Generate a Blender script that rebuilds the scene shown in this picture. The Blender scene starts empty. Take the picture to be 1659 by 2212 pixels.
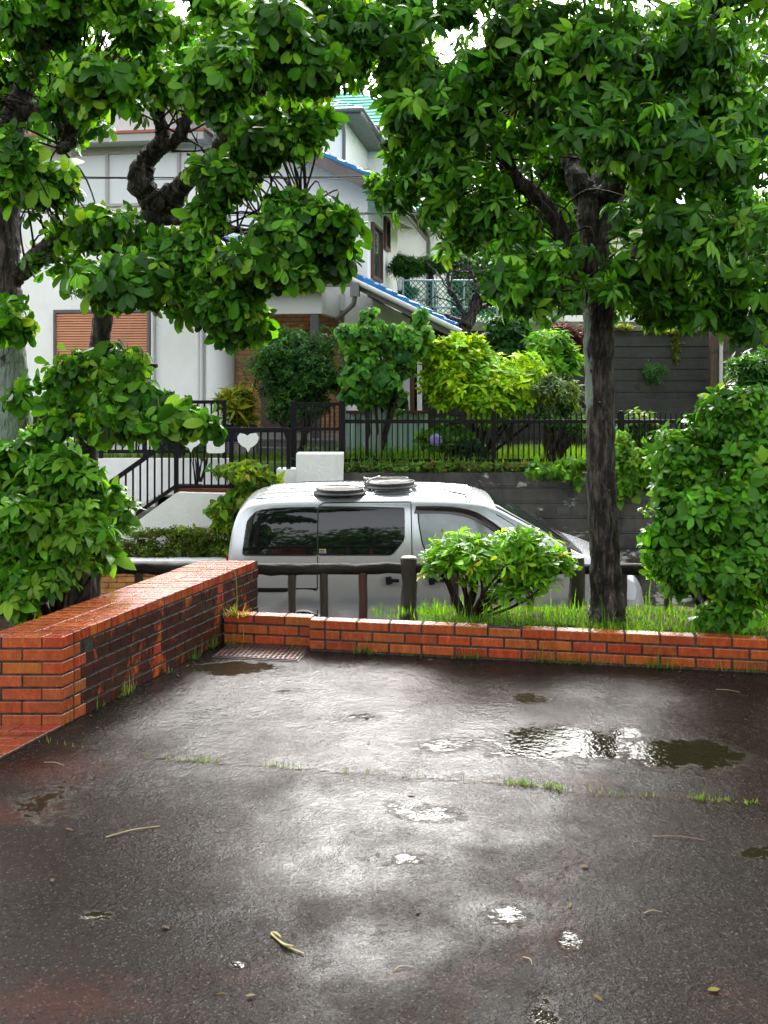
import bpy, math, random
import numpy as np
R = math.radians
C = bpy.context.scene.collection
SC = bpy.context.scene

# ------------------------------------------------------------------ camera, sky, sun, exposure
F, CX, HY, EYE = 1000.0, 384.0, 370.0, 1.93          # focal length / centre / horizon in a 768x1024 frame
cam_d = bpy.data.cameras.new("camera"); cam = bpy.data.objects.new("camera", cam_d); C.objects.link(cam)
cam.location = (0, 0, EYE); cam.rotation_euler = (R(90), 0, 0)
cam_d.sensor_fit = 'VERTICAL'; cam_d.sensor_height = 36; cam_d.lens = 36 * F / 1024
cam_d.shift_y = -(512 - HY) / 1024; cam_d.clip_start = 0.05; cam_d.clip_end = 2000
SC.camera = cam

SUN_EL, SUN_AZ = R(42), R(-2)
w = bpy.data.worlds.new("World"); SC.world = w; w.use_nodes = True
nt = w.node_tree; nt.nodes.clear()
sky = nt.nodes.new('ShaderNodeTexSky'); sky.sky_type = 'NISHITA'; sky.sun_disc = False
sky.sun_elevation = SUN_EL; sky.sun_rotation = SUN_AZ; sky.dust_density = 6; sky.air_density = 1.0; sky.ozone_density = 1
hs = nt.nodes.new('ShaderNodeHueSaturation'); hs.inputs['Saturation'].default_value = 0.2   # an even white overcast
bg = nt.nodes.new('ShaderNodeBackground'); bg.inputs['Strength'].default_value = 0.15
ou = nt.nodes.new('ShaderNodeOutputWorld')
nt.links.new(sky.outputs[0], hs.inputs['Color']); nt.links.new(hs.outputs[0], bg.inputs[0]); nt.links.new(bg.outputs[0], ou.inputs[0])
sd = bpy.data.lights.new("sun", 'SUN'); sd.energy = 0.46; sd.angle = R(44); sd.color = (1, .97, .93)
so = bpy.data.objects.new("sun", sd); C.objects.link(so)
# sun stands in the direction (sin az, cos az) of the sky
sv = (math.cos(SUN_EL) * math.sin(SUN_AZ), math.cos(SUN_EL) * math.cos(SUN_AZ), math.sin(SUN_EL))
from mathutils import Vector
so.rotation_euler = Vector(sv).to_track_quat('Z', 'Y').to_euler()
SC.view_settings.view_transform = 'Standard'; SC.view_settings.look = 'None'
SC.view_settings.exposure = 2.5; SC.view_settings.gamma = 1.0
SC.render.engine = 'CYCLES'
SC.cycles.max_bounces = 6; SC.cycles.diffuse_bounces = 3; SC.cycles.glossy_bounces = 3; SC.cycles.transmission_bounces = 4
SC.cycles.use_denoising = True; SC.cycles.denoising_prefilter = 'FAST'
SC.cycles.caustics_reflective = False; SC.cycles.caustics_refractive = False

def at(px, py, d):
    """world point at depth d seen at (px, py) of the 768x1024 frame"""
    return np.array([(px - CX) / F * d, d, EYE - (py - HY) / F * d])
OV = 768 / 1659.0                                     # the overview I measured in
def av(x, y, d): return at(x * OV, y * OV, d)

# ------------------------------------------------------------------ mesh helpers
def mesh_np(name, V, loops, starts, mat, smooth=False, tint=None, mats=None, mi=None, attrs=None):
    me = bpy.data.meshes.new(name)
    V = np.asarray(V, dtype=np.float32)
    me.vertices.add(len(V)); me.vertices.foreach_set('co', V.ravel())
    loops = np.asarray(loops, dtype=np.int32); starts = np.asarray(starts, dtype=np.int32)
    me.loops.add(len(loops)); me.loops.foreach_set('vertex_index', loops)
    me.polygons.add(len(starts)); me.polygons.foreach_set('loop_start', starts)
    for m in (mats or [mat]): me.materials.append(m)
    if mi is not None: me.polygons.foreach_set('material_index', np.asarray(mi, dtype=np.int32))
    if tint is not None:
        a = me.attributes.new('tint', 'FLOAT_COLOR', 'POINT')
        c = np.ones((len(V), 4), dtype=np.float32); c[:, :3] = tint; a.data.foreach_set('color', c.ravel())
    for k, v in (attrs or {}).items():
        a = me.attributes.new(k, 'FLOAT', 'POINT'); a.data.foreach_set('value', np.asarray(v, dtype=np.float32))
    me.update(calc_edges=True)
    sm = smooth if isinstance(smooth, np.ndarray) else np.full(len(starts), bool(smooth))
    me.polygons.foreach_set('use_smooth', sm)
    return me

def link(name, me, parent=None):
    o = bpy.data.objects.new(name, me); C.objects.link(o)
    if parent is not None: o.parent = parent
    return o

def wloc(o):
    v = np.zeros(3)
    while o is not None:
        v = v + np.array(o.location); o = o.parent
    return v

class MB:
    """collects faces; build() links them as ONE mesh object"""
    def __init__(s): s.V = []; s.F = []; s.mi = []; s.sm = []; s.T = []; s.n = 0; s.cur = 0; s.col = (1, 1, 1)
    def add(s, V, Fs, smooth=False):
        V = np.asarray(V, dtype=float).reshape(-1, 3)
        s.V.append(V); s.T.append(np.tile(np.array(s.col, dtype=float), (len(V), 1)))
        for f in Fs: s.F.append([i + s.n for i in f]); s.mi.append(s.cur); s.sm.append(smooth)
        s.n += len(V)
    def hexa(s, P):                                    # 8 points: bottom 4 (ccw), top 4
        s.add(P, [(3, 2, 1, 0), (4, 5, 6, 7), (0, 1, 5, 4), (1, 2, 6, 5), (2, 3, 7, 6), (3, 0, 4, 7)])
    def box(s, c, size, rz=0):
        x, y, z = [k / 2 for k in size]; ca, sa = math.cos(rz), math.sin(rz)
        P = []
        for zz in (-z, z):
            for xx, yy in ((-x, -y), (x, -y), (x, y), (-x, y)):
                P.append((c[0] + xx * ca - yy * sa, c[1] + xx * sa + yy * ca, c[2] + zz))
        s.hexa(P)
    def chbox(s, quad, z0, z1, b=.005):                # chamfered box on a ground quad (4 xy points ccw)
        q = np.array(quad, dtype=float); ctr = q.mean(0)
        def inset(q, d):
            out = []
            for i in range(4):
                p, a, c = q[i], q[i - 1], q[(i + 1) % 4]
                da = (a - p) / np.linalg.norm(a - p); dc = (c - p) / np.linalg.norm(c - p)
                out.append(p + (da + dc) * d)
            return np.array(out)
        qi = inset(q, b)
        def ring(qq, z): return [(p[0], p[1], z) for p in qq]
        V = ring(qi, z0) + ring(q, z0 + b) + ring(q, z1 - b) + ring(qi, z1)
        Fs = [(3, 2, 1, 0), (12, 13, 14, 15)]
        for k in range(3):
            for i in range(4):
                j = (i + 1) % 4; Fs.append((k * 4 + i, k * 4 + j, k * 4 + 4 + j, k * 4 + 4 + i))
        s.add(V, Fs)
    def tube(s, pts, rad, sides=8, cap=True, smooth=True, wob=0, rng=None, sub=0):
        P = np.asarray(pts, dtype=float); r = np.broadcast_to(np.asarray(rad, dtype=float), (len(P),)).copy()
        if sub: P, r = catmull(P, r, sub)
        n = len(P)
        T = np.gradient(P, axis=0); T /= np.linalg.norm(T, axis=1)[:, None] + 1e-9
        up = np.array([0, 0, 1.0]) if abs(T[0, 2]) < .9 else np.array([1.0, 0, 0])
        a = np.cross(T[0], up); a /= np.linalg.norm(a)
        V = []
        for i in range(n):
            a = a - T[i] * a.dot(T[i]); a /= np.linalg.norm(a) + 1e-9
            b = np.cross(T[i], a)
            for k in range(sides):
                th = 2 * math.pi * k / sides
                rr = r[i] * (1 + (wob * rng.normal() if wob else 0))
                V.append(P[i] + (a * math.cos(th) + b * math.sin(th)) * rr)
        Fs = []
        for i in range(n - 1):
            for k in range(sides):
                j = (k + 1) % sides
                Fs.append((i * sides + k, i * sides + j, (i + 1) * sides + j, (i + 1) * sides + k))
        s.add(V, Fs, smooth)
        if cap:
            s.add(V[:sides], [tuple(range(sides))[::-1]]); s.add(V[-sides:], [tuple(range(sides))])
    def lathe(s, c, prof, sides=24, axis='z', smooth=True):   # prof: list of (r, h)
        V = []
        for r, h in prof:
            for k in range(sides):
                th = 2 * math.pi * k / sides
                x, y = r * math.cos(th), r * math.sin(th)
                V.append((c[0] + x, c[1] + y, c[2] + h) if axis == 'z' else (c[0] + x, c[1] + h, c[2] + y))
        Fs = []
        for i in range(len(prof) - 1):
            for k in range(sides):
                j = (k + 1) % sides; Fs.append((i * sides + k, i * sides + j, (i + 1) * sides + j, (i + 1) * sides + k))
        s.add(V, Fs, smooth)
    def prism(s, poly, vec):                            # polygon of 3-D points extruded along vec
        n = len(poly); P = np.array(poly, dtype=float); Q = P + np.array(vec, dtype=float)
        Fs = [tuple(range(n))[::-1], tuple(range(n, 2 * n))] + [(i, (i + 1) % n, n + (i + 1) % n, n + i) for i in range(n)]
        s.add(np.vstack([P, Q]), Fs)
    def grid(s, G, smooth=True):                        # G: (n, m, 3)
        n, m, _ = G.shape
        Fs = [(i * m + j, i * m + j + 1, (i + 1) * m + j + 1, (i + 1) * m + j) for i in range(n - 1) for j in range(m - 1)]
        s.add(G.reshape(-1, 3), Fs, smooth)
    def build(s, name, mat, parent=None, tint=False, label=None):
        V = np.vstack(s.V); V = V - (wloc(parent) if parent is not None else 0)
        loops = [i for f in s.F for i in f]; ln = np.array([len(f) for f in s.F]); st = np.concatenate([[0], np.cumsum(ln)[:-1]])
        mats = mat if isinstance(mat, list) else [mat]
        me = mesh_np(name, V, loops, st, None, np.array(s.sm), np.vstack(s.T) if tint else None, mats, s.mi)
        o = link(name, me, parent)
        if label: o['label'] = label
        return o

def catmull(P, r, sub):
    n = len(P); Q = np.vstack([2 * P[0] - P[1], P, 2 * P[-1] - P[-2]]); rr = np.concatenate([[r[0]], r, [r[-1]]])
    oP, oR = [], []
    for i in range(1, n):
        p0, p1, p2, p3 = Q[i - 1], Q[i], Q[i + 1], Q[i + 2]
        for k in range(sub):
            t = k / sub
            oP.append(.5 * ((2 * p1) + (-p0 + p2) * t + (2 * p0 - 5 * p1 + 4 * p2 - p3) * t * t + (-p0 + 3 * p1 - 3 * p2 + p3) * t ** 3))
            oR.append(rr[i] * (1 - t) + rr[i + 1] * t)
    oP.append(Q[n]); oR.append(rr[n])
    return np.array(oP), np.array(oR)

def tag(o, label=None, cat=None, group=None, kind=None):
    if label: o['label'] = label
    if cat: o['category'] = cat
    if group: o['group'] = group
    if kind: o['kind'] = kind
    return o
def thing(name, loc, label, cat, group=None):
    o = bpy.data.objects.new(name, None); C.objects.link(o); o.location = tuple(float(k) for k in loc)
    o.empty_display_size = .1
    return tag(o, label, cat, group)

# ------------------------------------------------------------------ materials
def mat(name, col, rough=.5, col2=None, scale=4, bump=0, bscale=60, metal=0, spec=.5, coat=0, stretch=(1, 1, 1), lo=.4, hi=.65, tint=False, detail=5, rough2=None, emit=None):
    m = bpy.data.materials.new(name); m.use_nodes = True; n = m.node_tree; L = n.links
    b = n.nodes['Principled BSDF']; b.inputs['Roughness'].default_value = rough; b.inputs['Metallic'].default_value = metal
    b.inputs['Specular IOR Level'].default_value = spec; b.inputs['Coat Weight'].default_value = coat; b.inputs['Coat Roughness'].default_value = .05
    tc = n.nodes.new('ShaderNodeTexCoord'); mp = n.nodes.new('ShaderNodeMapping'); mp.inputs['Scale'].default_value = stretch
    L.new(tc.outputs['Object'], mp.inputs[0])
    base = None
    if col2 is not None or rough2 is not None:
        nz = n.nodes.new('ShaderNodeTexNoise'); nz.inputs['Scale'].default_value = scale; nz.inputs['Detail'].default_value = detail; nz.inputs['Roughness'].default_value = .65
        L.new(mp.outputs[0], nz.inputs['Vector'])
        mr = n.nodes.new('ShaderNodeMapRange'); mr.inputs['From Min'].default_value = lo; mr.inputs['From Max'].default_value = hi
        L.new(nz.outputs['Fac'], mr.inputs[0])
    if col2 is not None:
        mx = n.nodes.new('ShaderNodeMix'); mx.data_type = 'RGBA'; mx.inputs[6].default_value = (*col, 1); mx.inputs[7].default_value = (*col2, 1)
        L.new(mr.outputs[0], mx.inputs[0]); base = mx.outputs[2]
    if rough2 is not None:
        r2 = n.nodes.new('ShaderNodeMapRange'); r2.inputs['To Min'].default_value = rough; r2.inputs['To Max'].default_value = rough2
        L.new(mr.outputs[0], r2.inputs[0]); L.new(r2.outputs[0], b.inputs['Roughness'])
    if tint:
        at_ = n.nodes.new('ShaderNodeAttribute'); at_.attribute_name = 'tint'
        if base is None: base = at_.outputs['Color']
        else:
            mm = n.nodes.new('ShaderNodeMix'); mm.data_type = 'RGBA'; mm.blend_type = 'MULTIPLY'; mm.inputs[0].default_value = 1
            L.new(base, mm.inputs[6]); L.new(at_.outputs['Color'], mm.inputs[7]); base = mm.outputs[2]
    if base is not None: L.new(base, b.inputs['Base Color'])
    else: b.inputs['Base Color'].default_value = (*col, 1)
    if bump:
        nb = n.nodes.new('ShaderNodeTexNoise'); nb.inputs['Scale'].default_value = bscale; nb.inputs['Detail'].default_value = 4
        L.new(mp.outputs[0], nb.inputs['Vector'])
        bp = n.nodes.new('ShaderNodeBump'); bp.inputs['Strength'].default_value = min(1, bump); bp.inputs['Distance'].default_value = .01 * max(1, bump)
        L.new(nb.outputs['Fac'], bp.inputs['Height']); L.new(bp.outputs[0], b.inputs['Normal'])
    return m

def leaf_mat(name, rough=.34, trans=.3, spec=.38):
    m = bpy.data.materials.new(name); m.use_nodes = True; n = m.node_tree; L = n.links
    b = n.nodes['Principled BSDF']; b.inputs['Roughness'].default_value = rough; b.inputs['Specular IOR Level'].default_value = spec
    a = n.nodes.new('ShaderNodeAttribute'); a.attribute_name = 'tint'
    L.new(a.outputs['Color'], b.inputs['Base Color'])
    t = n.nodes.new('ShaderNodeBsdfTranslucent')
    g = n.nodes.new('ShaderNodeMix'); g.data_type = 'RGBA'; g.blend_type = 'MULTIPLY'; g.inputs[0].default_value = 1; g.inputs[7].default_value = (1.7, 1.6, .55, 1)
    L.new(a.outputs['Color'], g.inputs[6]); L.new(g.outputs[2], t.inputs['Color'])
    mx = n.nodes.new('ShaderNodeMixShader'); mx.inputs[0].default_value = trans
    o = n.nodes['Material Output']
    L.new(b.outputs[0], mx.inputs[1]); L.new(t.outputs[0], mx.inputs[2]); L.new(mx.outputs[0], o.inputs[0])
    return m

# ------------------------------------------------------------------ leaves
TPL = {   # rows along the leaf: t, half width (fraction of W)
    'obovate': ((.04, .22, .46, .70, .89, 1.0), (0, .36, .78, 1.0, .74, 0)),
    'elliptic': ((.03, .20, .42, .64, .85, 1.0), (0, .60, .98, .94, .50, 0)),
    'lance': ((.02, .28, .60, 1.0), (0, .9, .75, 0)),
    'coarse': ((.03, .33, .66, 1.0), (0, .95, .85, 0)),
    'heart': ((.05, .17, .42, .72, 1.0), (0, .85, 1.0, .6, 0)),
}
def leaves(name, D, mat_, parent, shape='elliptic', curl=.25, fold=.25):
    P, A, N, Ln, W, Cc = [np.asarray(D[k], dtype=np.float32) for k in 'PANLWC']
    A = A / np.linalg.norm(A, axis=1)[:, None]
    N = N - A * (N * A).sum(1)[:, None]; N /= np.linalg.norm(N, axis=1)[:, None] + 1e-6
    S = np.cross(A, N); n = len(P)
    t, wd = TPL[shape]; m = len(t); q = m - 2
    rows = [(t[k], 0, 0) for k in range(m)] + [(t[k], wd[k], 1) for k in range(1, m - 1)] + [(t[k], -wd[k], 1) for k in range(1, m - 1)]
    LEAF_F = []
    for s0, fl in ((m, 0), (m + q, 1)):
        Q = [(0, 1, s0)] + [(k, k + 1, s0 + k, s0 + k - 1) for k in range(1, q)] + [(q, q + 1, s0 + q - 1)]
        LEAF_F += [f[::-1] if fl else f for f in Q]
    nv = len(rows); V = np.zeros((n, nv, 3), dtype=np.float32); wv = np.random.default_rng(n).uniform(.3, 1.8, n)
    for k, (tt, s_, sd_) in enumerate(rows):
        V[:, k] = P + A * (Ln * tt)[:, None] + S * (W * .5 * s_)[:, None] + N * (-curl * wv * tt * tt * Ln + fold * sd_ * abs(s_) * W * .5)[:, None]
    V = V.reshape(-1, 3)
    if parent is not None: V = V - wloc(parent).astype(np.float32)
    base = (np.arange(n) * nv)[:, None]
    fl = np.array([i for f in LEAF_F for i in f]); ls = np.array([len(f) for f in LEAF_F])
    loops = (base + fl[None]).ravel()
    st1 = np.concatenate([[0], np.cumsum(ls)[:-1]]); starts = (np.arange(n)[:, None] * len(fl) + st1[None]).ravel()
    me = mesh_np(name, V, loops, starts, mat_, True, np.repeat(Cc, nv, axis=0))
    return link(name, me, parent)

def unit(v): return v / (np.linalg.norm(v, axis=-1, keepdims=True) + 1e-9)
def palette(rng, n, cols, wts, jit=.18):
    k = rng.choice(len(cols), n, p=np.array(wts) / sum(wts)); c = np.array(cols)[k]
    return c * np.exp(rng.normal(0, jit, (n, 1))) * np.exp(rng.normal(0, jit * .35, (n, 3)))

def rosettes(rng, cent, shoot, k, L, wr, elo, ehi, droop, cols, wts, new=None, spread=.02):
    """k leaves round each shoot tip; new: colours of the youngest leaves, taken by whole rosettes"""
    n = len(cent); s = unit(shoot); ref = unit(rng.normal(size=(n, 3)))
    a = unit(np.cross(s, ref)); b = np.cross(s, a)
    az = (np.arange(k)[None] * 2.399 + rng.uniform(0, 6.28, (n, 1)) + rng.normal(0, .25, (n, k)))
    e = rng.uniform(elo, ehi, (n, k))
    rad = a[:, None] * np.cos(az)[..., None] + b[:, None] * np.sin(az)[..., None]
    A = rad * np.cos(e)[..., None] + s[:, None] * np.sin(e)[..., None]
    N = s[:, None] * np.cos(e)[..., None] - rad * np.sin(e)[..., None]
    A[..., 2] -= droop * rng.uniform(.4, 1.2, (n, k)); A = unit(A)
    N = N + rng.normal(0, .22, N.shape)
    P = cent[:, None] - s[:, None] * rng.uniform(0, 1, (n, k))[..., None] * spread + A * .008
    sz = np.exp(rng.normal(0, .16, (n, k))) * np.exp(rng.normal(0, .2, (n, 1)))
    col = palette(rng, n, cols, wts)[:, None] * np.exp(rng.normal(0, .16, (n, k, 1)))
    if new is not None:
        pick = rng.random(n) < new[1]
        col[pick] = palette(rng, int(pick.sum()), new[0], [1] * len(new[0]))[:, None] * np.exp(rng.normal(0, .14, (int(pick.sum()), k, 1)))
    Ls = L * sz
    return dict(P=P.reshape(-1, 3), A=A.reshape(-1, 3), N=N.reshape(-1, 3), L=Ls.ravel(), W=(Ls * wr * rng.uniform(.85, 1.15, (n, k))).ravel(), C=col.reshape(-1, 3))

def blob_pts(rng, blobs, n, shell=.45, dflat=.8):
    """points in ellipsoids given as overview px (cx, cy, rx, ry, depth[, weight]); returns points and outward directions"""
    B = np.array([(b[0], b[1], b[2], b[3], b[4], b[5] if len(b) > 5 else 1) for b in blobs], dtype=float)
    wt = B[:, 2] * B[:, 3] * B[:, 5]; k = rng.choice(len(B), n, p=wt / wt.sum()); b = B[k]
    u = unit(rng.normal(size=(n, 3))); r = rng.random(n) ** shell * np.where(rng.random(n) < .13, rng.uniform(1.05, 1.45, n), 1)
    p = u * r[:, None]
    K = 8; sc = unit(rng.normal(size=(len(B), K, 3))) * rng.uniform(.35, .85, (len(B), K, 1)); ss = rng.uniform(.30, .58, (len(B), K)); j = rng.integers(0, K, n)   # every mass is made of smaller lumps
    p = np.where((rng.random(n) < .72)[:, None], sc[k, j] + p * ss[k, j][:, None], p * .9)
    d = b[:, 4] + p[:, 1] * b[:, 2] * OV / F * b[:, 4] * dflat
    X = (b[:, 0] * OV - CX) / F * b[:, 4] + p[:, 0] * b[:, 2] * OV / F * b[:, 4]
    Z = EYE - (b[:, 1] * OV - HY) / F * b[:, 4] + p[:, 2] * b[:, 3] * OV / F * b[:, 4]
    return np.stack([X, d, Z], 1), u

def cat_d(*Ds): return {k: np.concatenate([D[k] for D in Ds]) for k in 'PANLWC'}
# ------------------------------------------------------------------ the setting: ground, plaza, verge, road, terraces, hill
def gpt(px, py, z=0.0):
    d = (EYE - z) * F / (py - HY); return np.array([(px - CX) / F * d, d])
WALL0 = np.array([-1.742, 5.41]); WDIR = np.array([.784, 2.19]); WDIR /= np.linalg.norm(WDIR); WLEN = 2.33; WTH = .425
WH = .495
LOW0, LOW1 = np.array([-1.137, 7.055]), np.array([3.35, 6.28]); LDIR = unit(LOW1 - LOW0); LNRM = np.array([LDIR[1], -LDIR[0]])  # LNRM faces the camera
LOWH = .213

def asphalt_mat(name, dark, plaza):
    m = bpy.data.materials.new(name); m.use_nodes = True; n = m.node_tree; L = n.links; N = n.nodes.new
    b = n.nodes['Principled BSDF']
    tc = N('ShaderNodeTexCoord'); co = tc.outputs['Object']
    def noise(scale, det=4, rough=.6):
        x = N('ShaderNodeTexNoise'); x.inputs['Scale'].default_value = scale; x.inputs['Detail'].default_value = det; x.inputs['Roughness'].default_value = rough; L.new(co, x.inputs['Vector']); return x.outputs['Fac']
    def rng_(x, a, c, lo=0, hi=1):
        r = N('ShaderNodeMapRange'); r.inputs['From Min'].default_value = a; r.inputs['From Max'].default_value = c; r.inputs['To Min'].default_value = lo; r.inputs['To Max'].default_value = hi; L.new(x, r.inputs[0]); return r.outputs[0]
    def mix(f, a, c):
        x = N('ShaderNodeMix'); x.data_type = 'RGBA'
        for i, v in ((6, a), (7, c)):
            if isinstance(v, tuple): x.inputs[i].default_value = (*v, 1)
            else: L.new(v, x.inputs[i])
        L.new(f, x.inputs[0]); return x.outputs[2]
    def mth(op, a, c):
        x = N('ShaderNodeMath'); x.operation = op
        for i, v in ((0, a), (1, c)):
            if isinstance(v, (int, float)): x.inputs[i].default_value = v
            else: L.new(v, x.inputs[i])
        return x.outputs[0]
    def attr(k):
        x = N('ShaderNodeAttribute'); x.attribute_name = k; return x.outputs['Fac']
    vo = N('ShaderNodeTexVoronoi'); vo.inputs['Scale'].default_value = 150; L.new(co, vo.inputs['Vector'])
    sp = N('ShaderNodeSeparateColor'); L.new(vo.outputs['Color'], sp.inputs[0])
    col = mix(rng_(noise(1.3, 5), .35, .7), dark, tuple(k * f for k, f in zip(dark, (1.7, 1.35, 1.2))))
    col = mix(rng_(sp.outputs[0], .90, .99), col, (.06, .052, .045)); col = mix(rng_(sp.outputs[1], .75, 1.0), col, (.003, .0025, .002))
    grain = noise(170, 3, .7)
    fine = mth('ADD', mth('ADD', mth('MULTIPLY', grain, .7), mth('MULTIPLY', vo.outputs['Distance'], .5)), mth('ADD', mth('MULTIPLY', noise(75, 2, .5), .6), mth('MULTIPLY', noise(46, 2, .5), 1.0)))
    if plaza:
        pn = mth('ADD', mth('MULTIPLY', noise(5.5, 5, .6), 1.5), mth('MULTIPLY', noise(26, 5, .7), .9))
        pud = rng_(mth('ADD', attr('puddle'), mth('SUBTRACT', pn, 1.2)), .52, .72)
        red = rng_(mth('ADD', attr('red'), mth('MULTIPLY', mth('SUBTRACT', noise(14, 6, .75), .5), 1.1)), .35, .95)
        crack = attr('crack')
        col = mix(mth('MULTIPLY', red, .62), col, (.050, .014, .008))
        col = mix(pud, col, (.014, .011, .006))
        col = mix(crack, col, (.012, .008, .006))
        film = rng_(noise(2.6, 6, .66), .38, .66)                                   # how far the film of water fills the grain
        amp = mth('MULTIPLY', mth('SUBTRACT', 1.0, mth('MULTIPLY', pud, .97)), mth('ADD', .55, mth('MULTIPLY', film, .6)))
        h = mth('MULTIPLY', fine, amp)
        h = mth('ADD', h, mth('MULTIPLY', mth('MULTIPLY', noise(38, 2), pud), .55))
        h = mth('SUBTRACT', h, mth('MULTIPLY', crack, 1.2)); h = mth('ADD', h, mth('MULTIPLY', noise(16, 3), 1.3))
        for (px, py, rr) in ((427, 811, .13), (560, 742, .07), (598, 756, .05)):
            g = gpt(px, py)
            dv = N('ShaderNodeVectorMath'); dv.operation = 'DISTANCE'; L.new(co, dv.inputs[0]); dv.inputs[1].default_value = (g[0], g[1], 0)
            msk = rng_(dv.outputs['Value'], rr, rr * .3)
            h = mth('ADD', h, mth('MULTIPLY', mth('MULTIPLY', mth('SINE', mth('MULTIPLY', dv.outputs['Value'], 330), 0), msk), .16))
        rough = mth('SUBTRACT', mth('ADD', mth('ADD', .05, mth('MULTIPLY', film, .12)), mth('MULTIPLY', red, .12)), mth('MULTIPLY', pud, .3))
        L.new(mth('MAXIMUM', rough, .02), b.inputs['Roughness'])
        wf = rng_(mth('ADD', attr('wet'), mth('MULTIPLY', mth('SUBTRACT', noise(3.2, 6, .7), .5), 1.3)), .15, .85)
        L.new(mth('MAXIMUM', mth('ADD', .04, mth('MULTIPLY', wf, .12)), mth('MULTIPLY', pud, .16)), b.inputs['Specular IOR Level'])
    else:
        h = fine; b.inputs['Roughness'].default_value = .3
    bp = N('ShaderNodeBump'); bp.inputs['Strength'].default_value = 1; bp.inputs['Distance'].default_value = .0030; L.new(h, bp.inputs['Height'])
    L.new(col, b.inputs['Base Color']); L.new(bp.outputs[0], b.inputs['Normal'])
    if not plaza: b.inputs['Specular IOR Level'].default_value = .06
    return m

def seg_dist(X, Y, pts):
    D = np.full(X.shape, 1e9)
    for (x0, y0), (x1, y1) in zip(pts[:-1], pts[1:]):
        dx, dy = x1 - x0, y1 - y0; t = np.clip(((X - x0) * dx + (Y - y0) * dy) / (dx * dx + dy * dy), 0, 1)
        D = np.minimum(D, np.hypot(X - x0 - t * dx, Y - y0 - t * dy))
    return D
SEAM = [gpt(*p) for p in ((40, 742), (65, 746), (169, 759), (264, 766), (345, 772), (491, 782), (546, 787), (588, 794), (680, 798), (729, 802), (800, 806))]
def build_plaza():
    xs = np.arange(-3.2, 4.2, .022); ys = np.concatenate([np.arange(-1.5, 2.4, .15), np.arange(2.4, 7.6, .022)])
    X, Y = np.meshgrid(xs, ys); rng = np.random.default_rng(3)
    pud = np.zeros_like(X); red = np.zeros_like(X)
    for px, py, rx, ry, s in ((227, 668, 58, 7, 1.2), (560, 743, 75, 17, 1.25), (680, 752, 62, 17, 1.2), (530, 698, 26, 6, 1), (360, 718, 34, 5, .9), (455, 745, 70, 12, .72), (765, 852, 32, 8, 1.1),
                           (322, 968, 22, 14, .62), (509, 915, 34, 16, .62), (425, 811, 45, 15, .75), (571, 940, 17, 11, 1.0), (545, 1010, 20, 26, .95), (440, 780, 70, 8, .6), (100, 915, 22, 7, .8),
                           (150, 700, 60, 8, .5), (410, 858, 60, 10, .55), (375, 930, 50, 14, .5), (625, 733, 20, 7, 1), (300, 690, 40, 6, .6), (240, 965, 14, 6, .75), (720, 930, 20, 5, .5), (60, 800, 70, 30, .66)):
        c = gpt(px, py); gx = gpt(px + rx, py)[0] - c[0]; gy = abs(gpt(px, py - ry)[1] - gpt(px, py + ry)[1]) / 2
        q = np.sqrt(((X - c[0]) / gx) ** 2 + ((Y - c[1]) / gy) ** 2); pud = np.maximum(pud, s * np.clip(1.25 - .75 * q, 0, 1))
    for px, py, rx, ry, s in ((60, 1000, 150, 50, .7), (250, 975, 110, 22, .5), (400, 975, 60, 14, .55), (590, 780, 40, 12, .75), (640, 795, 60, 12, .55), (60, 770, 90, 26, .8), (20, 812, 60, 18, 1.0), (250, 850, 110, 25, .35), (740, 1000, 60, 60, .5), (540, 935, 60, 26, .6), (300, 735, 60, 10, .4),
                           (227, 668, 56, 8, .9), (571, 940, 20, 12, 1.2), (440, 1005, 40, 40, .3)):
        c = gpt(px, py); gx = gpt(px + rx, py)[0] - c[0]; gy = abs(gpt(px, py - ry)[1] - gpt(px, py + ry)[1]) / 2
        q = np.sqrt(((X - c[0]) / gx) ** 2 + ((Y - c[1]) / gy) ** 2); red = np.maximum(red, s * np.clip(1.2 - q * .9, 0, 1))
    wet = np.zeros_like(X)
    for px, py, rx, ry, s in ((300, 690, 130, 26, .9), (440, 740, 190, 34, 1.0), (410, 810, 110, 28, 1.0), (345, 860, 100, 36, .9), (390, 945, 60, 26, .7), (505, 915, 40, 16, .8), (320, 965, 30, 14, .7), (560, 690, 90, 18, .5), (190, 720, 80, 26, .5)):
        c = gpt(px, py); gx = gpt(px + rx, py)[0] - c[0]; gy = abs(gpt(px, py - ry)[1] - gpt(px, py + ry)[1]) / 2
        q = ((X - c[0]) / gx) ** 2 + ((Y - c[1]) / gy) ** 2; wet = np.maximum(wet, s * np.exp(-q * .6))
    def wob(pts, amp=.02, step=.06):
        out = []
        for a, c in zip(pts[:-1], pts[1:]):
            k = max(2, int(np.hypot(*(c - a)) / step))
            out += [a + (c - a) * i / k + rng.normal(0, amp, 2) for i in range(k)]
        return out + [pts[-1]]
    crk = [wob([gpt(*p) for p in q]) for q in (((440, 1030), (470, 985), (510, 960), (545, 938), (556, 918)), ((560, 850), (574, 862), (567, 880), (532, 870), (530, 888), (556, 905), (572, 915)), ((535, 955), (560, 975), (600, 985), (690, 990), (775, 993)))]
    crack = np.zeros_like(X)
    for i, c in enumerate(crk):
        dd = seg_dist(X, Y, c); crack = np.maximum(crack, np.clip(1 - dd / .014, 0, 1) * (.6 if i < 2 else .4)); red = np.maximum(red, np.clip(1 - dd / .11, 0, 1) * (.6 if i < 2 else .25))
    sm = seg_dist(X, Y, wob(SEAM, .008)); crack = np.maximum(crack, np.clip(1 - sm / .02, 0, 1) * .75); red = np.maximum(red, np.clip(1 - sm / .12, 0, 1) * .6)
    Z = np.zeros_like(X)
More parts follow.
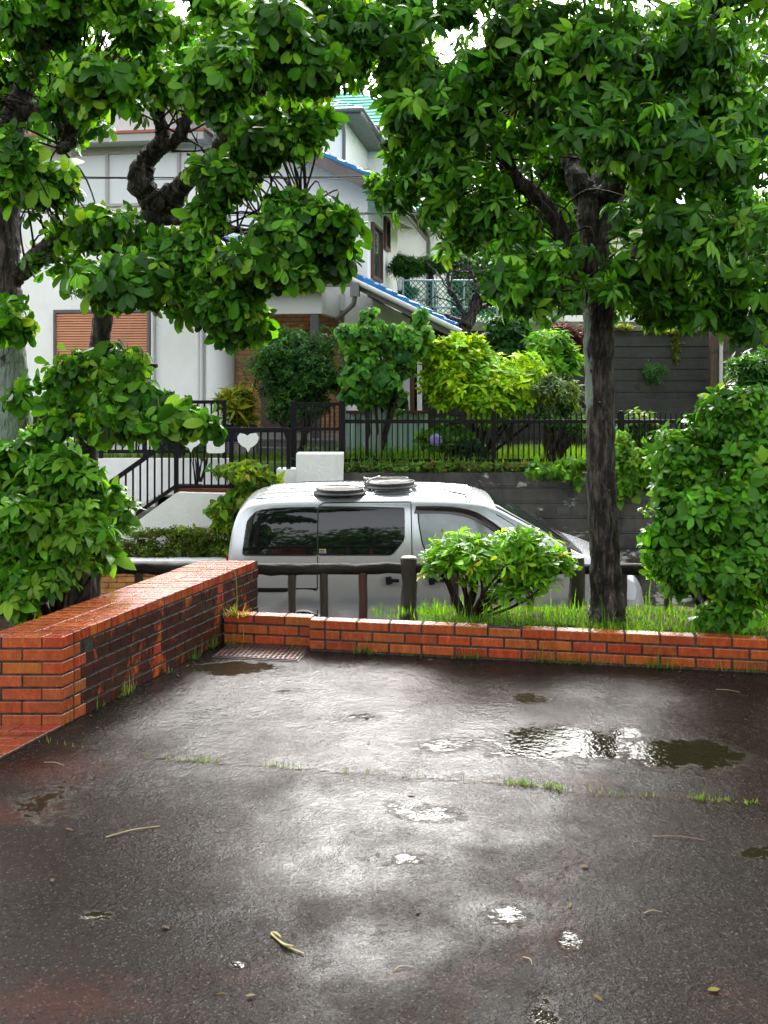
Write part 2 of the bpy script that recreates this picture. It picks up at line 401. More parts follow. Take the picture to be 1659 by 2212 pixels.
    n, m = X.shape; idx = np.arange(n * m).reshape(n, m)
    q = np.stack([idx[:-1, :-1], idx[:-1, 1:], idx[1:, 1:], idx[1:, :-1]], -1).reshape(-1, 4)
    me = mesh_np('plaza', np.stack([X, Y, Z], -1).reshape(-1, 3), q.ravel(), np.arange(len(q)) * 4, asphalt_mat('wet_asphalt', (.0105, .0088, .0074), True), True, attrs=dict(puddle=pud.ravel(), red=red.ravel(), crack=crack.ravel(), wet=wet.ravel()))
    tag(link('plaza', me), kind='structure')
build_plaza()
M_soil = mat('soil', (.022, .016, .009), .9, (.04, .028, .015), 12, .6, 40, spec=.05)
M_lawn = mat('lawn_soil', (.09, .18, .02), .8, (.14, .16, .04), 8, .8, 60)
M_road = asphalt_mat('road_asphalt', (.05, .05, .05), False)
M_earth = mat('earth', (.06, .05, .035), .8, (.05, .07, .02), 1.5, .6, 20)
def sheet(name, pts, m, th=None):
    b = MB()
    if th is None: b.add(pts, [tuple(range(len(pts)))])
    else: b.prism([(p[0], p[1], p[2] - th) for p in pts], (0, 0, th))
    return tag(b.build(name, m), kind='structure')
ZR = -1.2
sheet('ground', [(-300, -60, ZR - .03), (300, -60, ZR - .03), (300, 500, ZR - .03), (-300, 500, ZR - .03)], M_earth)
sheet('road', [(-60, 8.45, ZR), (60, 8.45, ZR), (60, 12.72, ZR), (-60, 12.72, ZR)], M_road)
# plaza beyond the fine sheet
b = MB(); zz = -.012
b.add([(-40, -30, zz), (40, -30, zz), (40, 7.2, zz), (-40, 7.2, zz)], [(0, 1, 2, 3)]); tag(b.build('plaza_outer', asphalt_mat('wet_asphalt_outer', (.034, .03, .028), False)), kind='structure')
def build_verge():
    xs = np.linspace(-7, 9, 120); b = MB(); rng = np.random.default_rng(5)
    def front(x):                                          # the near edge of the planted strip
        if x < -1.80: return 5.43
        if x < -1.0: return max(5.43, WALL0[1] + (x + .2 - WALL0[0]) / WDIR[0] * WDIR[1])
        return LOW0[1] + (x - LOW0[0]) / LDIR[0] * LDIR[1] + .07
    G = []
    for x in xs:
        f = min(front(x), 7.7); row = [(x, f, -.3)]
        for t in np.linspace(0, 1, 12):
            y = f + (8.3 - f) * t; z = .19 if y < 7.25 else .19 - .22 * min(1, (y - 7.25) / .6)
            if x < -1.2: z += .06
            elif x < .45: k_ = min(1, (.45 - x) / .3); z = z * (1 - k_) + (.13 - .36 * (y - f)) * k_
            row.append((x, y, z + rng.normal(0, .012)))
        row += [(x, 8.32, ZR + .1), (x, 8.45, ZR - .02)]; G.append(row)
    b.grid(np.array(G)); tag(b.build('planted_verge', M_soil), kind='structure')
build_verge()
# garden terraces across the road
b = MB(); g1 = .56
b.prism([(-40, 14.75, ZR - .2), (-.9, 14.75, ZR - .2), (-.9, 13.62, ZR - .2), (40, 13.62, ZR - .2), (40, 60, ZR - .2), (-40, 60, ZR - .2)], (0, 0, g1 - ZR + .2))
tag(b.build('garden_lawn', M_lawn), kind='structure')
b = MB(); b.prism([(.9, 18.55, g1 - .1), (40, 18.55, g1 - .1), (40, 60, g1 - .1), (-1.2, 60, g1 - .1), (-1.2, 24, g1 - .1), (.9, 22.5, g1 - .1)], (0, 0, 2.72 - g1 + .1)); tag(b.build('upper_terrace', M_lawn), kind='structure')
def build_hill():
    xs = np.linspace(-80, 120, 60); ys = np.linspace(40, 160, 30); b = MB(); rng = np.random.default_rng(7); G = []
    for y in ys: G.append([(x, y, -1.3 + (4 + (y - 40) * .22) * min(1, max(0, (y - 38) / 8)) * (0.35 + .65 / (1 + math.exp(-(x + 4) / 5))) + rng.normal(0, .4)) for x in xs])
    b.grid(np.array(G)); tag(b.build('hill', mat('hill_green', (.03, .07, .02), .9, (.05, .1, .02), .6)), kind='structure')
build_hill()

# ------------------------------------------------------------------ brick walls
def brick_mat(name, stained):
    m = mat(name, (1, 1, 1), .55 if stained else .30, (.62, .5, .45), 26, .35, 120, tint=True, stretch=(1, 1, .45), lo=.35, hi=.75, rough2=.38 if stained else .16, spec=.25 if stained else .5)
    n = m.node_tree; L = n.links; b = n.nodes['Principled BSDF']; b.inputs['Coat Weight'].default_value = 0 if stained else .6; b.inputs['Coat Roughness'].default_value = .06; b.inputs['Coat IOR'].default_value = 1.4; src = b.inputs['Base Color'].links[0].from_socket
    tc = n.nodes.new('ShaderNodeTexCoord'); mp = n.nodes.new('ShaderNodeMapping'); mp.inputs['Scale'].default_value = (5, 5, 2.0) if stained else (5, 5, 3); L.new(tc.outputs['Object'], mp.inputs[0])
    nz = n.nodes.new('ShaderNodeTexNoise'); nz.inputs['Scale'].default_value = 1; nz.inputs['Detail'].default_value = 8; nz.inputs['Roughness'].default_value = .72; L.new(mp.outputs[0], nz.inputs['Vector'])
    mr = n.nodes.new('ShaderNodeMapRange'); mr.inputs['From Min'].default_value = .425 if stained else .60; mr.inputs['From Max'].default_value = .475 if stained else .78; mr.inputs['To Max'].default_value = .9 if stained else .6; L.new(nz.outputs['Fac'], mr.inputs[0])
    mx = n.nodes.new('ShaderNodeMix'); mx.data_type = 'RGBA'; mx.inputs[7].default_value = (.009, .007, .006, 1); L.new(src, mx.inputs[6]); L.new(mr.outputs[0], mx.inputs[0]); L.new(mx.outputs[2], b.inputs['Base Color'])
    return m
M_brick, M_brick_st = brick_mat('red_brick', False), brick_mat('stained_brick', True)
M_mortar = mat('mortar', (.062, .058, .048), .85, (.025, .024, .02), 14, .5, 90, spec=.1)
def brick_col(rng): return np.array([.37, .072, .018]) * math.exp(rng.normal(0, .13)) * np.array([1, math.exp(rng.normal(0, .18)), math.exp(rng.normal(0, .2))])
def build_brick_wall():
    rng = np.random.default_rng(11); b = MB(); CH = .0707
    def W(p, q): return WALL0 + np.array([p, 0]) + WDIR * q
    def put(p0, p1, q0, q1, z0, z1, st):
        b.cur = st; b.col = brick_col(rng); j = rng.normal(0, .0012, 2)
        b.chbox([W(p0, q0) + j, W(p1, q0) + j, W(p1, q1) + j, W(p0, q1) + j], z0, z1, .0028)
    for c in range(7):
        z0, z1 = c * CH + .003, (c + 1) * CH - .008
        if c == 6:
            q = 0.0
            while q < WLEN - .05:
                q1 = min(q + (.105 if q == 0 else .0705), WLEN)
                cuts = [(-.105, 0), (-.325, -.115), (-WTH, -.335)] if q == 0 else [(-.208, 0), (-WTH, -.217)]
                for p0, p1 in cuts: put(p0, p1, q, q1 - .009, z0, z1 + rng.normal(0, .001), 2 if q > .3 and p1 > -.1 and rng.random() < .0 else 0)
                q = q1
            continue
        odd = c % 2
        p = 0.0; first = .105 if odd == 0 else .21                       # near face
        while p > -WTH + .03:
            p1 = max(p - first, -WTH); put(p1 , p, 0, .1, z0, z1, 0); p = p1 - .010; first = .21
        for side in (0, 1):                                               # right face, left face
            q = .11 if odd == 0 else .11; first = .05 if odd else .1
            while q < WLEN - .02:
                q1 = min(q + first, WLEN)
                if side == 0: put(-.1, 0, q, q1, z0, z1, 1 if q > .16 else 0)
                else: put(-WTH, -WTH + .1, q, q1, z0, z1, 0)
                q = q1 + .010; first = .1
        put(-WTH + .11, -.11, WLEN - .1, WLEN, z0, z1, 0)
    b.cur = 2; b.col = (1, 1, 1)
    e = .0035
    b.prism([(*W(-WTH + e, e), -.05), (*W(-e, e), -.05), (*W(-e, WLEN - e), -.05), (*W(-WTH + e, WLEN - e), -.05)], (0, 0, 7 * CH - .012 + .05))
    o = b.build('brick_wall', [M_brick, M_brick_st, M_mortar], None, True)
    tag(o, 'thick red brick wall on the left with wide wet top and black stained side', 'brick wall')
build_brick_wall()
def build_low_wall():
    rng = np.random.default_rng(12); b = MB(); CH = .071
    split = (gpt(311, 649) - LOW0).dot(LDIR)
    def W(u, v): return LOW0 + LDIR * u + LNRM * v
    for seg, (u0, u1, off) in enumerate(((.01, split - .005, 0), (split, 7.0, .06))):
        for c in range(3):
            z0, z1 = c * CH + .009, (c + 1) * CH - .004; u = u0; starts = [[.21], [.09], [.21]][c] if seg == 0 else [[.10], [.10, .095], [.10]][c]
            while u < u1 - .02:
                ue = min(u + (starts.pop(0) if starts else .21), u1); b.cur = 0; b.col = brick_col(rng)
                j = rng.normal(0, .0012)
                b.chbox([W(u, off + j), W(ue, off + j), W(ue, off - .1), W(u, off - .1)], z0, z1 + (rng.normal(0, .001) if c == 2 else 0), .004)
                u = ue + .013
        b.cur = 1; b.col = (1, 1, 1)
        b.prism([(*W(u0, off - .006), -.05), (*W(u1, off - .006), -.05), (*W(u1, off - .094), -.05), (*W(u0, off - .094), -.05)], (0, 0, 3 * CH - .006 + .05))
        b.prism([(*W(u0, off + .012), -.05), (*W(u1, off + .012), -.05), (*W(u1, off - .02), -.05), (*W(u0, off - .02), -.05)], (0, 0, .056))
    tag(b.build('low_brick_wall', [M_brick, M_mortar], None, True), 'low three course red brick planter wall along the far edge of the wet plaza', 'brick wall')
build_low_wall()
def build_brick_paving():
    rng = np.random.default_rng(13); b = MB(); n = np.array([1.0, 0.0])
    r = 0
    q = -.004
    while q > -2.2:
        p = -.004 - (.11 if r % 2 else 0); s = .215
        cells = [(-.105, 0)] if r % 2 else []
        x = -.115 if r % 2 else 0
        while x > -2.2: cells.append((x - .21, x)); x -= .22
        for p0, p1 in cells:
            b.col = brick_col(rng) * .62
            a = [WALL0 + n * p0 + WDIR * (q - .1), WALL0 + n * p1 + WDIR * (q - .1), WALL0 + n * p1 + WDIR * q, WALL0 + n * p0 + WDIR * q]
            b.chbox(a, -.04, .012 + rng.normal(0, .001), .003)
        q -= .108; r += 1
    b.cur = 1; b.col = (1, 1, 1)
    a = [WALL0 + WDIR * -2.25 + n * -2.3, WALL0 + WDIR * -2.25 + n * .004, WALL0 + n * .004, WALL0 + n * -2.3]
    b.prism([(*p, -.03) for p in a], (0, 0, .037))
    tag(b.build('brick_paving', [M_brick, M_mortar], None, True), kind='structure')
build_brick_paving()

# drain grate in the plaza corner
def build_grate():
    c = gpt(262, 653); t = thing('drain_grate', (*c, 0), 'dark perforated metal drain grate set in the plaza corner', 'drain grate')
    M = mat('cast_iron', (.045, .03, .026), .35, (.11, .045, .028), 25, .4, 80, metal=.3)
    b = MB(); wd, dp = .56, .30
    def Wp(u, v): return c + LDIR * u - LNRM * v
    nx, ny = 17, 8; st = wd / nx; sy = dp / ny
    for i in range(nx + 1):
        u = -wd / 2 + i * st; b.chbox([Wp(u - .007, -dp / 2), Wp(u + .007, -dp / 2), Wp(u + .007, dp / 2), Wp(u - .007, dp / 2)], .004, .014, .002)
    for j in range(ny + 1):
        v = -dp / 2 + j * sy; b.chbox([Wp(-wd / 2, v - .006), Wp(wd / 2, v - .006), Wp(wd / 2, v + .006), Wp(-wd / 2, v + .006)], .004, .0125, .002)
    b.build('grid', M, t)
    b = MB(); b.chbox([Wp(-wd / 2 - .02, -dp / 2 - .02), Wp(wd / 2 + .02, -dp / 2 - .02), Wp(wd / 2 + .02, dp / 2 + .02), Wp(-wd / 2 - .02, dp / 2 + .02)], -.03, .005, .002); b.build('pit', mat('drain_pit', (.006, .005, .005), .5), t)
build_grate()

# ------------------------------------------------------------------ log fence at the edge above the road
M_log = mat('log_concrete', (.030, .024, .018), .65, (.075, .064, .05), 9, 1.2, 30, stretch=(1, 1, .25), lo=.5, hi=.75)
M_logh = mat('log_rail', (.014, .012, .010), .75, (.04, .036, .028), 9, 1.2, 30, stretch=(.25, 1, 1), lo=.5, hi=.75, spec=.15)
M_logr = mat('log_reddish', (.085, .032, .021), .6, (.03, .018, .013), 9, 1.2, 30, stretch=(1, 1, .25))
M_cut = mat('log_end', (.19, .17, .13), .6, (.10, .09, .07), 20)
def build_log_fence():
    FD = 7.72; rng = np.random.default_rng(21)
    t = thing('log_fence', (.2, FD, -.05), 'dark brown imitation log fence with thick posts and a single rail above the road', 'fence')
    def log(name, a, c, r, m, parent, seg=9, capm=None):
        b = MB(); P = np.linspace(a, c, seg); off = rng.normal(0, r * .07, (seg, 3)); rr = r * (1 + rng.normal(0, .05, seg))
        b.tube(P + off, rr, 14, True, True, .035, rng)
        if capm is not None:
            b.cur = 1; d = unit(np.array(c) - np.array(a)); b.tube([np.array(c) + d * .001, np.array(c) + d * .006], [r * .93, r * .86], 14, True, False)
        return b.build(name, [m, capm] if capm is not None else m, parent)
    zr = EYE - (569.3 - HY) / F * FD
    px = lambda x: (x - CX) / F * FD
    for x in (-330, -40, 92, 409, 577, 660, 880):
        if x in (660,): continue
        log('post', (px(x), FD, -.3), (px(x), FD, EYE - (557.5 - HY) / F * FD), .062, M_log, t, 9, M_cut)
    for x0, x1 in ((-330, -40), (-40, 92), (92, 250), (250, 409), (409, 577), (577, 880)):
        log('rail', (px(x0), FD + .02, zr + rng.normal(0, .004)), (px(x1), FD + .02, zr + rng.normal(0, .004)), .043, M_logh, t, 16)
    for i, x in enumerate((291, 325, 363, 455, 487, 530, 625, 668, 730, 40, 140)):
        log('baluster', (px(x), FD + .02, -.3), (px(x) + rng.normal(0, .006), FD + .02, zr - .02), .034 + rng.normal(0, .002), M_logr if i in (2, 3, 4) else M_log, t, 8)
build_log_fence()
# ------------------------------------------------------------------ the van
def pchip(x, xp, yp):
    xp, yp = np.array(xp, float), np.array(yp, float); h = np.diff(xp); d = np.diff(yp) / h; m = np.zeros(len(xp))
    m[0], m[-1] = d[0], d[-1]
    for i in range(1, len(xp) - 1):
        m[i] = 0 if d[i - 1] * d[i] <= 0 else 3 * (h[i - 1] + h[i]) / ((2 * h[i] + h[i - 1]) / d[i - 1] + (h[i] + 2 * h[i - 1]) / d[i])
    x = np.clip(x, xp[0], xp[-1]); i = np.clip(np.searchsorted(xp, x) - 1, 0, len(h) - 1); t = (x - xp[i]) / h[i]
    return (1 + 2 * t) * (1 - t) ** 2 * yp[i] + t * (1 - t) ** 2 * h[i] * m[i] + t * t * (3 - 2 * t) * yp[i + 1] + t * t * (t - 1) * h[i] * m[i + 1]
VZT = ([0, .03, .07, .12, .19, .30, .5, .9, 1.5, 2.1, 2.45, 2.65, 2.80, 3.0, 3.2, 3.4, 3.58, 3.68, 3.85, 4.05, 4.20, 4.31, 4.38, 4.41],
       [1.16, 1.40, 1.58, 1.70, 1.765, 1.80, 1.825, 1.838, 1.845, 1.838, 1.82, 1.795, 1.745, 1.635, 1.520, 1.40, 1.285, 1.235, 1.185, 1.11, 1.03, .93, .80, .66])
VHW = ([0, .04, .10, .22, .5, 1.2, 3.4, 3.8, 4.05, 4.22, 4.34, 4.41], [.72, .765, .80, .828, .842, .847, .845, .825, .775, .70, .60, .50])
BELT = 1.16
V_SEC = np.array([(.90, .20), (.975, .27), (.995, .40), (.985, .52), (.962, .68), (.990, .80), (1.0, .92), (.995, 1.05), (.985, 1.16), (.962, 1.32), (.930, 1.48), (.895, 1.62), (.868, 1.70), (.83, 1.765), (.76, 1.80), (.62, 1.825), (.40, 1.84), (.18, 1.847), (0, 1.85)])
VX0, VYC = (225 - CX) / F * 10.28, 10.28 + .847
def v_section(s):
    zt, hw = float(pchip(np.array([s]), *VZT)[0]), float(pchip(np.array([s]), *VHW)[0])
    bl = min(BELT, zt - .10)
    z = V_SEC[:, 1].copy(); y = V_SEC[:, 0] * hw
    up = z > BELT; z[~up] = .20 + (z[~up] - .20) * (bl - .20) / (BELT - .20); z[up] = bl + (z[up] - BELT) * (zt - bl) / (1.85 - BELT)
    if zt < 1.75:                                          # windscreen and bonnet: a flatter, wider top
        f = min(1, (1.75 - zt) / .35); wide = np.array([1 - .10 * ((V_SEC[i, 1] - BELT) / .69) ** 2 if up[i] else 1 for i in range(len(z))])
        k = np.where(up, np.clip(V_SEC[:, 0], 0, 1), 1)
        tgt = np.where(up, np.where(V_SEC[:, 0] > .8, .985 - .115 * ((.985 - V_SEC[:, 0]) / .185), V_SEC[:, 0] * 1.07), V_SEC[:, 0])
        y = (V_SEC[:, 0] * (1 - f) + np.minimum(tgt, 1) * f) * hw
    return y, z
def v_curve(s, m=4):
    y, z = v_section(s); P = np.stack([y, z, 0 * y], 1); Q, _ = catmull(P, np.zeros(len(P)), m); return Q[:, 0], Q[:, 1]
def vside(s, z, off=0):
    y, zz = v_curve(s); k = len(y) * 14 // 18
    o = np.argsort(zz[:k]); return float(np.interp(z, zz[:k][o], y[:k][o])) + off
def vw(s, y, z): return (VX0 + s, VYC - y, ZR + z)

M_van = mat('silver_paint', (.50, .525, .54), .24, metal=.5, coat=.7)
M_vglass = mat('privacy_glass', (.006, .007, .008), .03, spec=.5)
M_vglass2 = mat('front_glass', (.20, .235, .24), .08, (.27, .30, .305), 5, spec=.6)  # pale reflection and fogging painted into the glass colour
M_wind = mat('windscreen_glass', (.008, .013, .010), .02, spec=.10)
M_rubber = mat('black_rubber', (.012, .012, .012), .5)
M_plastic = mat('black_plastic', (.014, .013, .013), .75, spec=.06)
M_visor = mat('smoked_visor', (.018, .011, .011), .12)
M_steel = mat('chrome', (.55, .55, .55), .22, metal=1)
M_dgrey = mat('dark_grey_metal', (.03, .03, .03), .45, (.06, .058, .055), 30, metal=.3)

def build_van():
    t = thing('van', vw(2.2, 0, 0), 'silver panel van with dark rear windows parked on the road behind the log fence', 'van')
    ss = np.unique(np.concatenate([np.linspace(0, .35, 16), np.linspace(.35, 2.5, 56), np.linspace(2.5, 4.41, 60)]))
    rows = []
    for s in ss:
        y, z = v_curve(s); rows.append(np.stack([np.concatenate([y, -y[::-1][1:]]), np.concatenate([z, z[::-1][1:]])], 1))
    G = np.array(rows); n, m, _ = G.shape; WH_ = ((.80, .33), (3.52, .375)); RW = .375
    S = np.repeat(ss[:, None], m, 1); Yv, Zv = G[..., 0].copy(), G[..., 1].copy()
    # shallow flank contour: a bulge over the rear wheel and the crease that climbs over the front wheel
    for cs in (.80, 3.52):
        rr = np.hypot(S - cs, Zv - .32); bump = .016 * np.exp(-((rr - .47) / .07) ** 2) * (Zv > .3) * (Zv < 1.0); Yv += np.sign(Yv) * bump
    keep = np.ones((n - 1, m - 1), bool)
    for cs, cr in WH_:
        rr = np.hypot(S - cs, Zv - .31); ins = (rr < cr) & (np.abs(Yv) > .5)
        f_all = ins[:-1, :-1] & ins[1:, :-1] & ins[:-1, 1:] & ins[1:, 1:]; keep &= ~f_all
        edge = ins; k = cr / np.maximum(rr, 1e-6)
        S = np.where(edge, cs + (S - cs) * k, S); Zv = np.where(edge, .31 + (Zv - .31) * k, Zv)
    P = np.stack([VX0 + S, VYC - Yv, ZR + Zv], -1)
    b = MB(); idx = np.arange(n * m).reshape(n, m)
    Fs = [(idx[i, j], idx[i + 1, j], idx[i + 1, j + 1], idx[i, j + 1]) for i in range(n - 1) for j in range(m - 1) if keep[i, j]]
    b.add(P.reshape(-1, 3), Fs, True); b.add(P[0], [tuple(range(m))]); b.add(P[-1], [tuple(range(m))[::-1]])
    b.build('body', M_van, t)
    b = MB()                                                # inner floor and wheel housings
    b.box(vw(2.2, 0, .42), (4.1, 1.36, .32)); b.build('underbody', M_rubber, t)

    def panel(name, poly, m, off=.004, nz=10, both=True, seg=24, parent=t):
        b = MB(); poly = np.array(poly); z0, z1 = poly[:, 1].min(), poly[:, 1].max()
        zs = z0 + (z1 - z0) * (1 - np.cos(np.linspace(0, math.pi, nz * 2))) / 2; zs[0] += 1e-4; zs[-1] -= 1e-4
        for sgn in ((1, -1) if both else (1,)):
            G = []
            for z in zs:
                xs = []
                for (a0, c0), (a1, c1) in zip(poly, np.roll(poly, -1, 0)):
                    if (c0 - z) * (c1 - z) <= 0 and c0 != c1: xs.append(a0 + (a1 - a0) * (z - c0) / (c1 - c0))
                xs = sorted(xs); G.append([vw(s, sgn * vside(s, z, off), z) for s in np.linspace(xs[0], xs[-1], seg)])
            b.grid(np.array(G) if sgn > 0 else np.array(G)[::-1])
        return b.build(name, m, parent)
    def rounded(pts, r, k=5):
        out = []; n = len(pts); pts = [np.array(p, float) for p in pts]
        for i in range(n):
            p, a, c = pts[i], pts[i - 1], pts[(i + 1) % n]; ra = min(r, np.linalg.norm(a - p) * .45, np.linalg.norm(c - p) * .45)
            A, Cc = p + unit(a - p) * ra, p + unit(c - p) * ra
            for q in np.linspace(0, 1, k): out.append((1 - q) ** 2 * A + 2 * q * (1 - q) * p + q * q * Cc)
        return out
    def ribbon(name, path, wd, m, off=.0025, both=True, th=0):
        b = MB(); pts = [np.array(p, float) for p in path]; den = []
        for a, c in zip(pts[:-1], pts[1:]):
            k = max(1, int(np.linalg.norm(c - a) / .03)); den += [a + (c - a) * i / k for i in range(k)]
        den.append(pts[-1]); D = np.array(den); T = unit(np.gradient(D, axis=0)); Nn = np.stack([-T[:, 1], T[:, 0]], 1)
        for sgn in ((1, -1) if both else (1,)):
            G = np.array([[vw(p[0] + q[0] * wd / 2 * k, sgn * vside(p[0] + q[0] * wd / 2 * k, p[1] + q[1] * wd / 2 * k, off), p[1] + q[1] * wd / 2 * k) for k in (-1, 1)] for p, q in zip(D, Nn)])
            b.grid(G if sgn > 0 else G[::-1])
        return b.build(name, m, t)
    o = lambda x: (x * OV - 225) / 97.25                    # overview x -> station
    zz = lambda y: EYE - (y * OV - HY) * .01028 - ZR        # overview y -> height on the near flank
    z0w, z1w = zz(1199), zz(1101) - .0
    # rubber surrounds a little larger than the glass
    rear = [(o(522), z0w), (o(684), z0w), (o(684), z1w + .005), (o(600), z1w), (o(552), z1w - .03), (o(531), z1w - .13)]
    slide = [(o(687), z0w), (o(846), z0w), (o(873), z0w + .15), (o(873), z1w + .002), (o(687), z1w + .008)]
    for nm, pl in (('rear_window', rear), ('sliding_door_window', slide)):
        g = panel(nm, rounded(pl, .032), M_vglass, .006)
        c = np.mean(pl, 0); panel('window_seal', rounded([c + (np.array(p) - c) * np.array([1.018, 1.05]) for p in pl], .038), M_rubber, .003, parent=g)
    # side fill: the front door glass follows the windscreen pillar
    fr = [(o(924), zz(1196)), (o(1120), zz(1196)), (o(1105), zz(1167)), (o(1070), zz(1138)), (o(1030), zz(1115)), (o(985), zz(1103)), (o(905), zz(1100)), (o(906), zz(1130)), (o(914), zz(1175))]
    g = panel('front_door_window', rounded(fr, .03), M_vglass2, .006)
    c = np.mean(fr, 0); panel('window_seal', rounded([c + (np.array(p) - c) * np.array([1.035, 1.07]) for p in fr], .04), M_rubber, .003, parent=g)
    vis = [(o(902), zz(1094)), (o(990), zz(1096)), (o(1035), zz(1108)), (o(1075), zz(1132)), (o(1100), zz(1152)), (o(1082), zz(1152)), (o(1040), zz(1126)), (o(990), zz(1112)), (o(906), zz(1115))]
    b = MB()                                                # visor: a strip along the top of the door glass
    top = [(o(900), zz(1096)), (o(950), zz(1096)), (o(990), zz(1099)), (o(1030), zz(1109)), (o(1065), zz(1129)), (o(1098), zz(1153))]
    for sgn in (1, -1):
        G = []
        for (s, z) in catmull(np.array([(a, c, 0) for a, c in top]), np.zeros(len(top)), 6)[0][:, :2]:
            G.append([vw(s, sgn * vside(s, z, .008), z), vw(s - .01, sgn * vside(s, z, .030), z - .022), vw(s - .025, sgn * vside(s, z, .038), z - .075)])
        b.grid(np.array(G) if sgn > 0 else np.array(G)[::-1])
    b.build('door_visor', M_visor, t)
    # door gaps, rail and handle
    ribbon('door_gap', [(o(685.5), .34), (o(685.5), z1w), (o(688), zz(1096)), (o(696), zz(1090.5)), (o(720), zz(1089.5)), (o(888), zz(1088)), (o(889), zz(1120)), (o(890), zz(1200)), (o(889), .36)], .011, M_rubber)
    ribbon('roof_gap', [(o(548), zz(1083)), (o(640), zz(1076)), (o(760), zz(1073.5)), (o(890), zz(1074)), (o(985), zz(1080)), (o(1020), zz(1090))], .010, mat('roof_gap_rubber', (.10, .10, .105), .5))
    ribbon('door_gap', [(o(1085), .62), (o(1092), .9), (o(1105), 1.12)], .010, M_rubber)
    ribbon('bonnet_gap', [(3.66, 1.14), (3.9, 1.08), (4.15, .97)], .010, M_rubber)
    r = ribbon('slide_rail', [(o(500), zz(1275)), (o(684), zz(1275))], .045, M_plastic, .004)
    for nm, s0, s1, zc in (('door_handle', o(826), o(862), zz(1253)), ('door_handle', o(918), o(962), zz(1253))):
        cup = panel('handle_cup', rounded([(s0 - .02, zc - .07), (s1 + .03, zc - .07), (s1 + .03, zc + .06), (s0 - .02, zc + .06)], .05), mat('cup_paint', (.35, .36, .37), .3, metal=.4), .004)
        b = MB()
        for sgn in (1, -1):
            q = [vw(s, sgn * vside(s, zc, .03), zc) for s in (s0 + .06, (s0 + s1) / 2 + .02, s1 - .0)]
            b.tube([(q[0][0], q[0][1], q[0][2] + .035), (q[0][0] + .01, q[0][1], q[0][2] - .035)] if nm else q, .032, 10)
            b.tube(q, .016, 8)
        b.build(nm, M_plastic, t)
    # sticker on the sliding window
    s0, s1, za, zb = o(689), o(704), zz(1195.5), zz(1186.5)
    st = panel('sticker', [(s0, za), (s1, za), (s1, zb), (s0, zb)], mat('sticker_grey', (.33, .35, .34), .5), .0085, 4, False, 4)
    panel('sticker_band', [(s0, zb - .012), (s1, zb - .012), (s1, zb), (s0, zb)], mat('sticker_yellow', (.55, .40, .04), .5), .010, 3, False, 3, parent=st)
    for k in range(4):
        panel('sticker_line', [(s0 + .008, za + .006 + k * .0085), (s1 - .012 * (1 + k % 2), za + .006 + k * .0085), (s1 - .012 * (1 + k % 2), za + .010 + k * .0085), (s0 + .008, za + .010 + k * .0085)], M_plastic, .0105, 2, False, 3, parent=st)
    # windscreen: the top surface of the pillar stations
    def top_patch(name, sa, sb, ya, yb, m, off=.006, nn=20, parent=t, taper=0):
        b = MB(); G = []
        for s in np.linspace(sa, sb, nn):
            y, z = v_curve(s); k = len(y) * 9 // 18; yy, zz_ = y[k:], z[k:]; f = (s - sa) / (sb - sa); row = []
            for q in np.linspace(ya, yb, 25):
                q = q * (1 + taper * f); row.append(vw(s, q, float(np.interp(abs(q), yy[::-1], zz_[::-1])) + off))
            G.append(row)
        b.grid(np.array(G)); return b.build(name, m, parent)
    top_patch('windscreen', 2.80, 3.57, -.735, .735, M_wind, .007, taper=.13)
    top_patch('cowl', 3.56, 3.70, -.74, .74, M_plastic, .008)
    for s in (.35,):
        for yy in (-.5, -.25, 0, .25, .5):
            b = MB(); G = []
            for q in np.linspace(.35, 2.6, 30):
                G.append([vw(q, yy + d_, float(np.interp(abs(yy + d_), v_curve(q)[0][::-1], v_curve(q)[1][::-1])) + (.010 if abs(d_) < .03 else .0005)) for d_ in (-.045, -.02, .02, .045)])
            b.grid(np.array(G)); b.build('roof_rib', M_van, t)
    b = MB()
    for k, (s, y0, a) in enumerate(((3.60, .55, -.95), (3.60, -.05, -.95))):
        pts = [vw(s - q * .42, y0 - q * .55, float(np.interp(abs(y0 - q * .55), v_curve(s - q * .42)[0][::-1], v_curve(s - q * .42)[1][::-1])) + .03) for q in np.linspace(0, 1, 8)]
        b = MB(); b.tube(pts, .006, 6); b.build('wiper', M_plastic, t)
    b = MB()
    s_a = o(1012); yb_ = .58; zb_ = float(np.interp(yb_, v_curve(s_a)[0][::-1], v_curve(s_a)[1][::-1]))
    b.tube([vw(s_a, yb_, zb_), vw(s_a - .02, yb_, zb_ + .03), vw(s_a - .40, yb_ - .12, zb_ + .115)], [.014, .009, .004], 8); b.build('antenna', M_plastic, t)
    # lamps, bumper, plates
    panel('headlight', rounded([(3.98, .80), (4.26, .72), (4.28, .86), (4.14, .99), (3.96, 1.02)], .04), mat('lamp_glass', (.55, .58, .6), .06, spec=.8), .006)
    b = MB()
    for sgn in (1, -1): b.box(vw(-.004, sgn * .62, 1.02), (.02, .12, .34))
    b.build('tail_light', mat('red_lens', (.35, .01, .01), .1), t)
    panel('bumper', [(3.98, .22), (4.40, .22), (4.405, .50), (4.0, .46)], mat('bumper_dark', (.05, .052, .055), .4), .006)
    b = MB()
    b.box(vw(4.40, 0, .62), (.03, .7, .10)); b.build('grille', M_plastic, t)
    b = MB()
    for sgn in (1, -1):
        p = vw(3.02, sgn * (vside(3.02, 1.14) + .13), 1.18); b.box(p, (.09, .15, .17)); b.box((p[0] + .02, p[1] + sgn * .07, p[2] - .05), (.05, .12, .04))
    b.build('door_mirror', M_van, t)
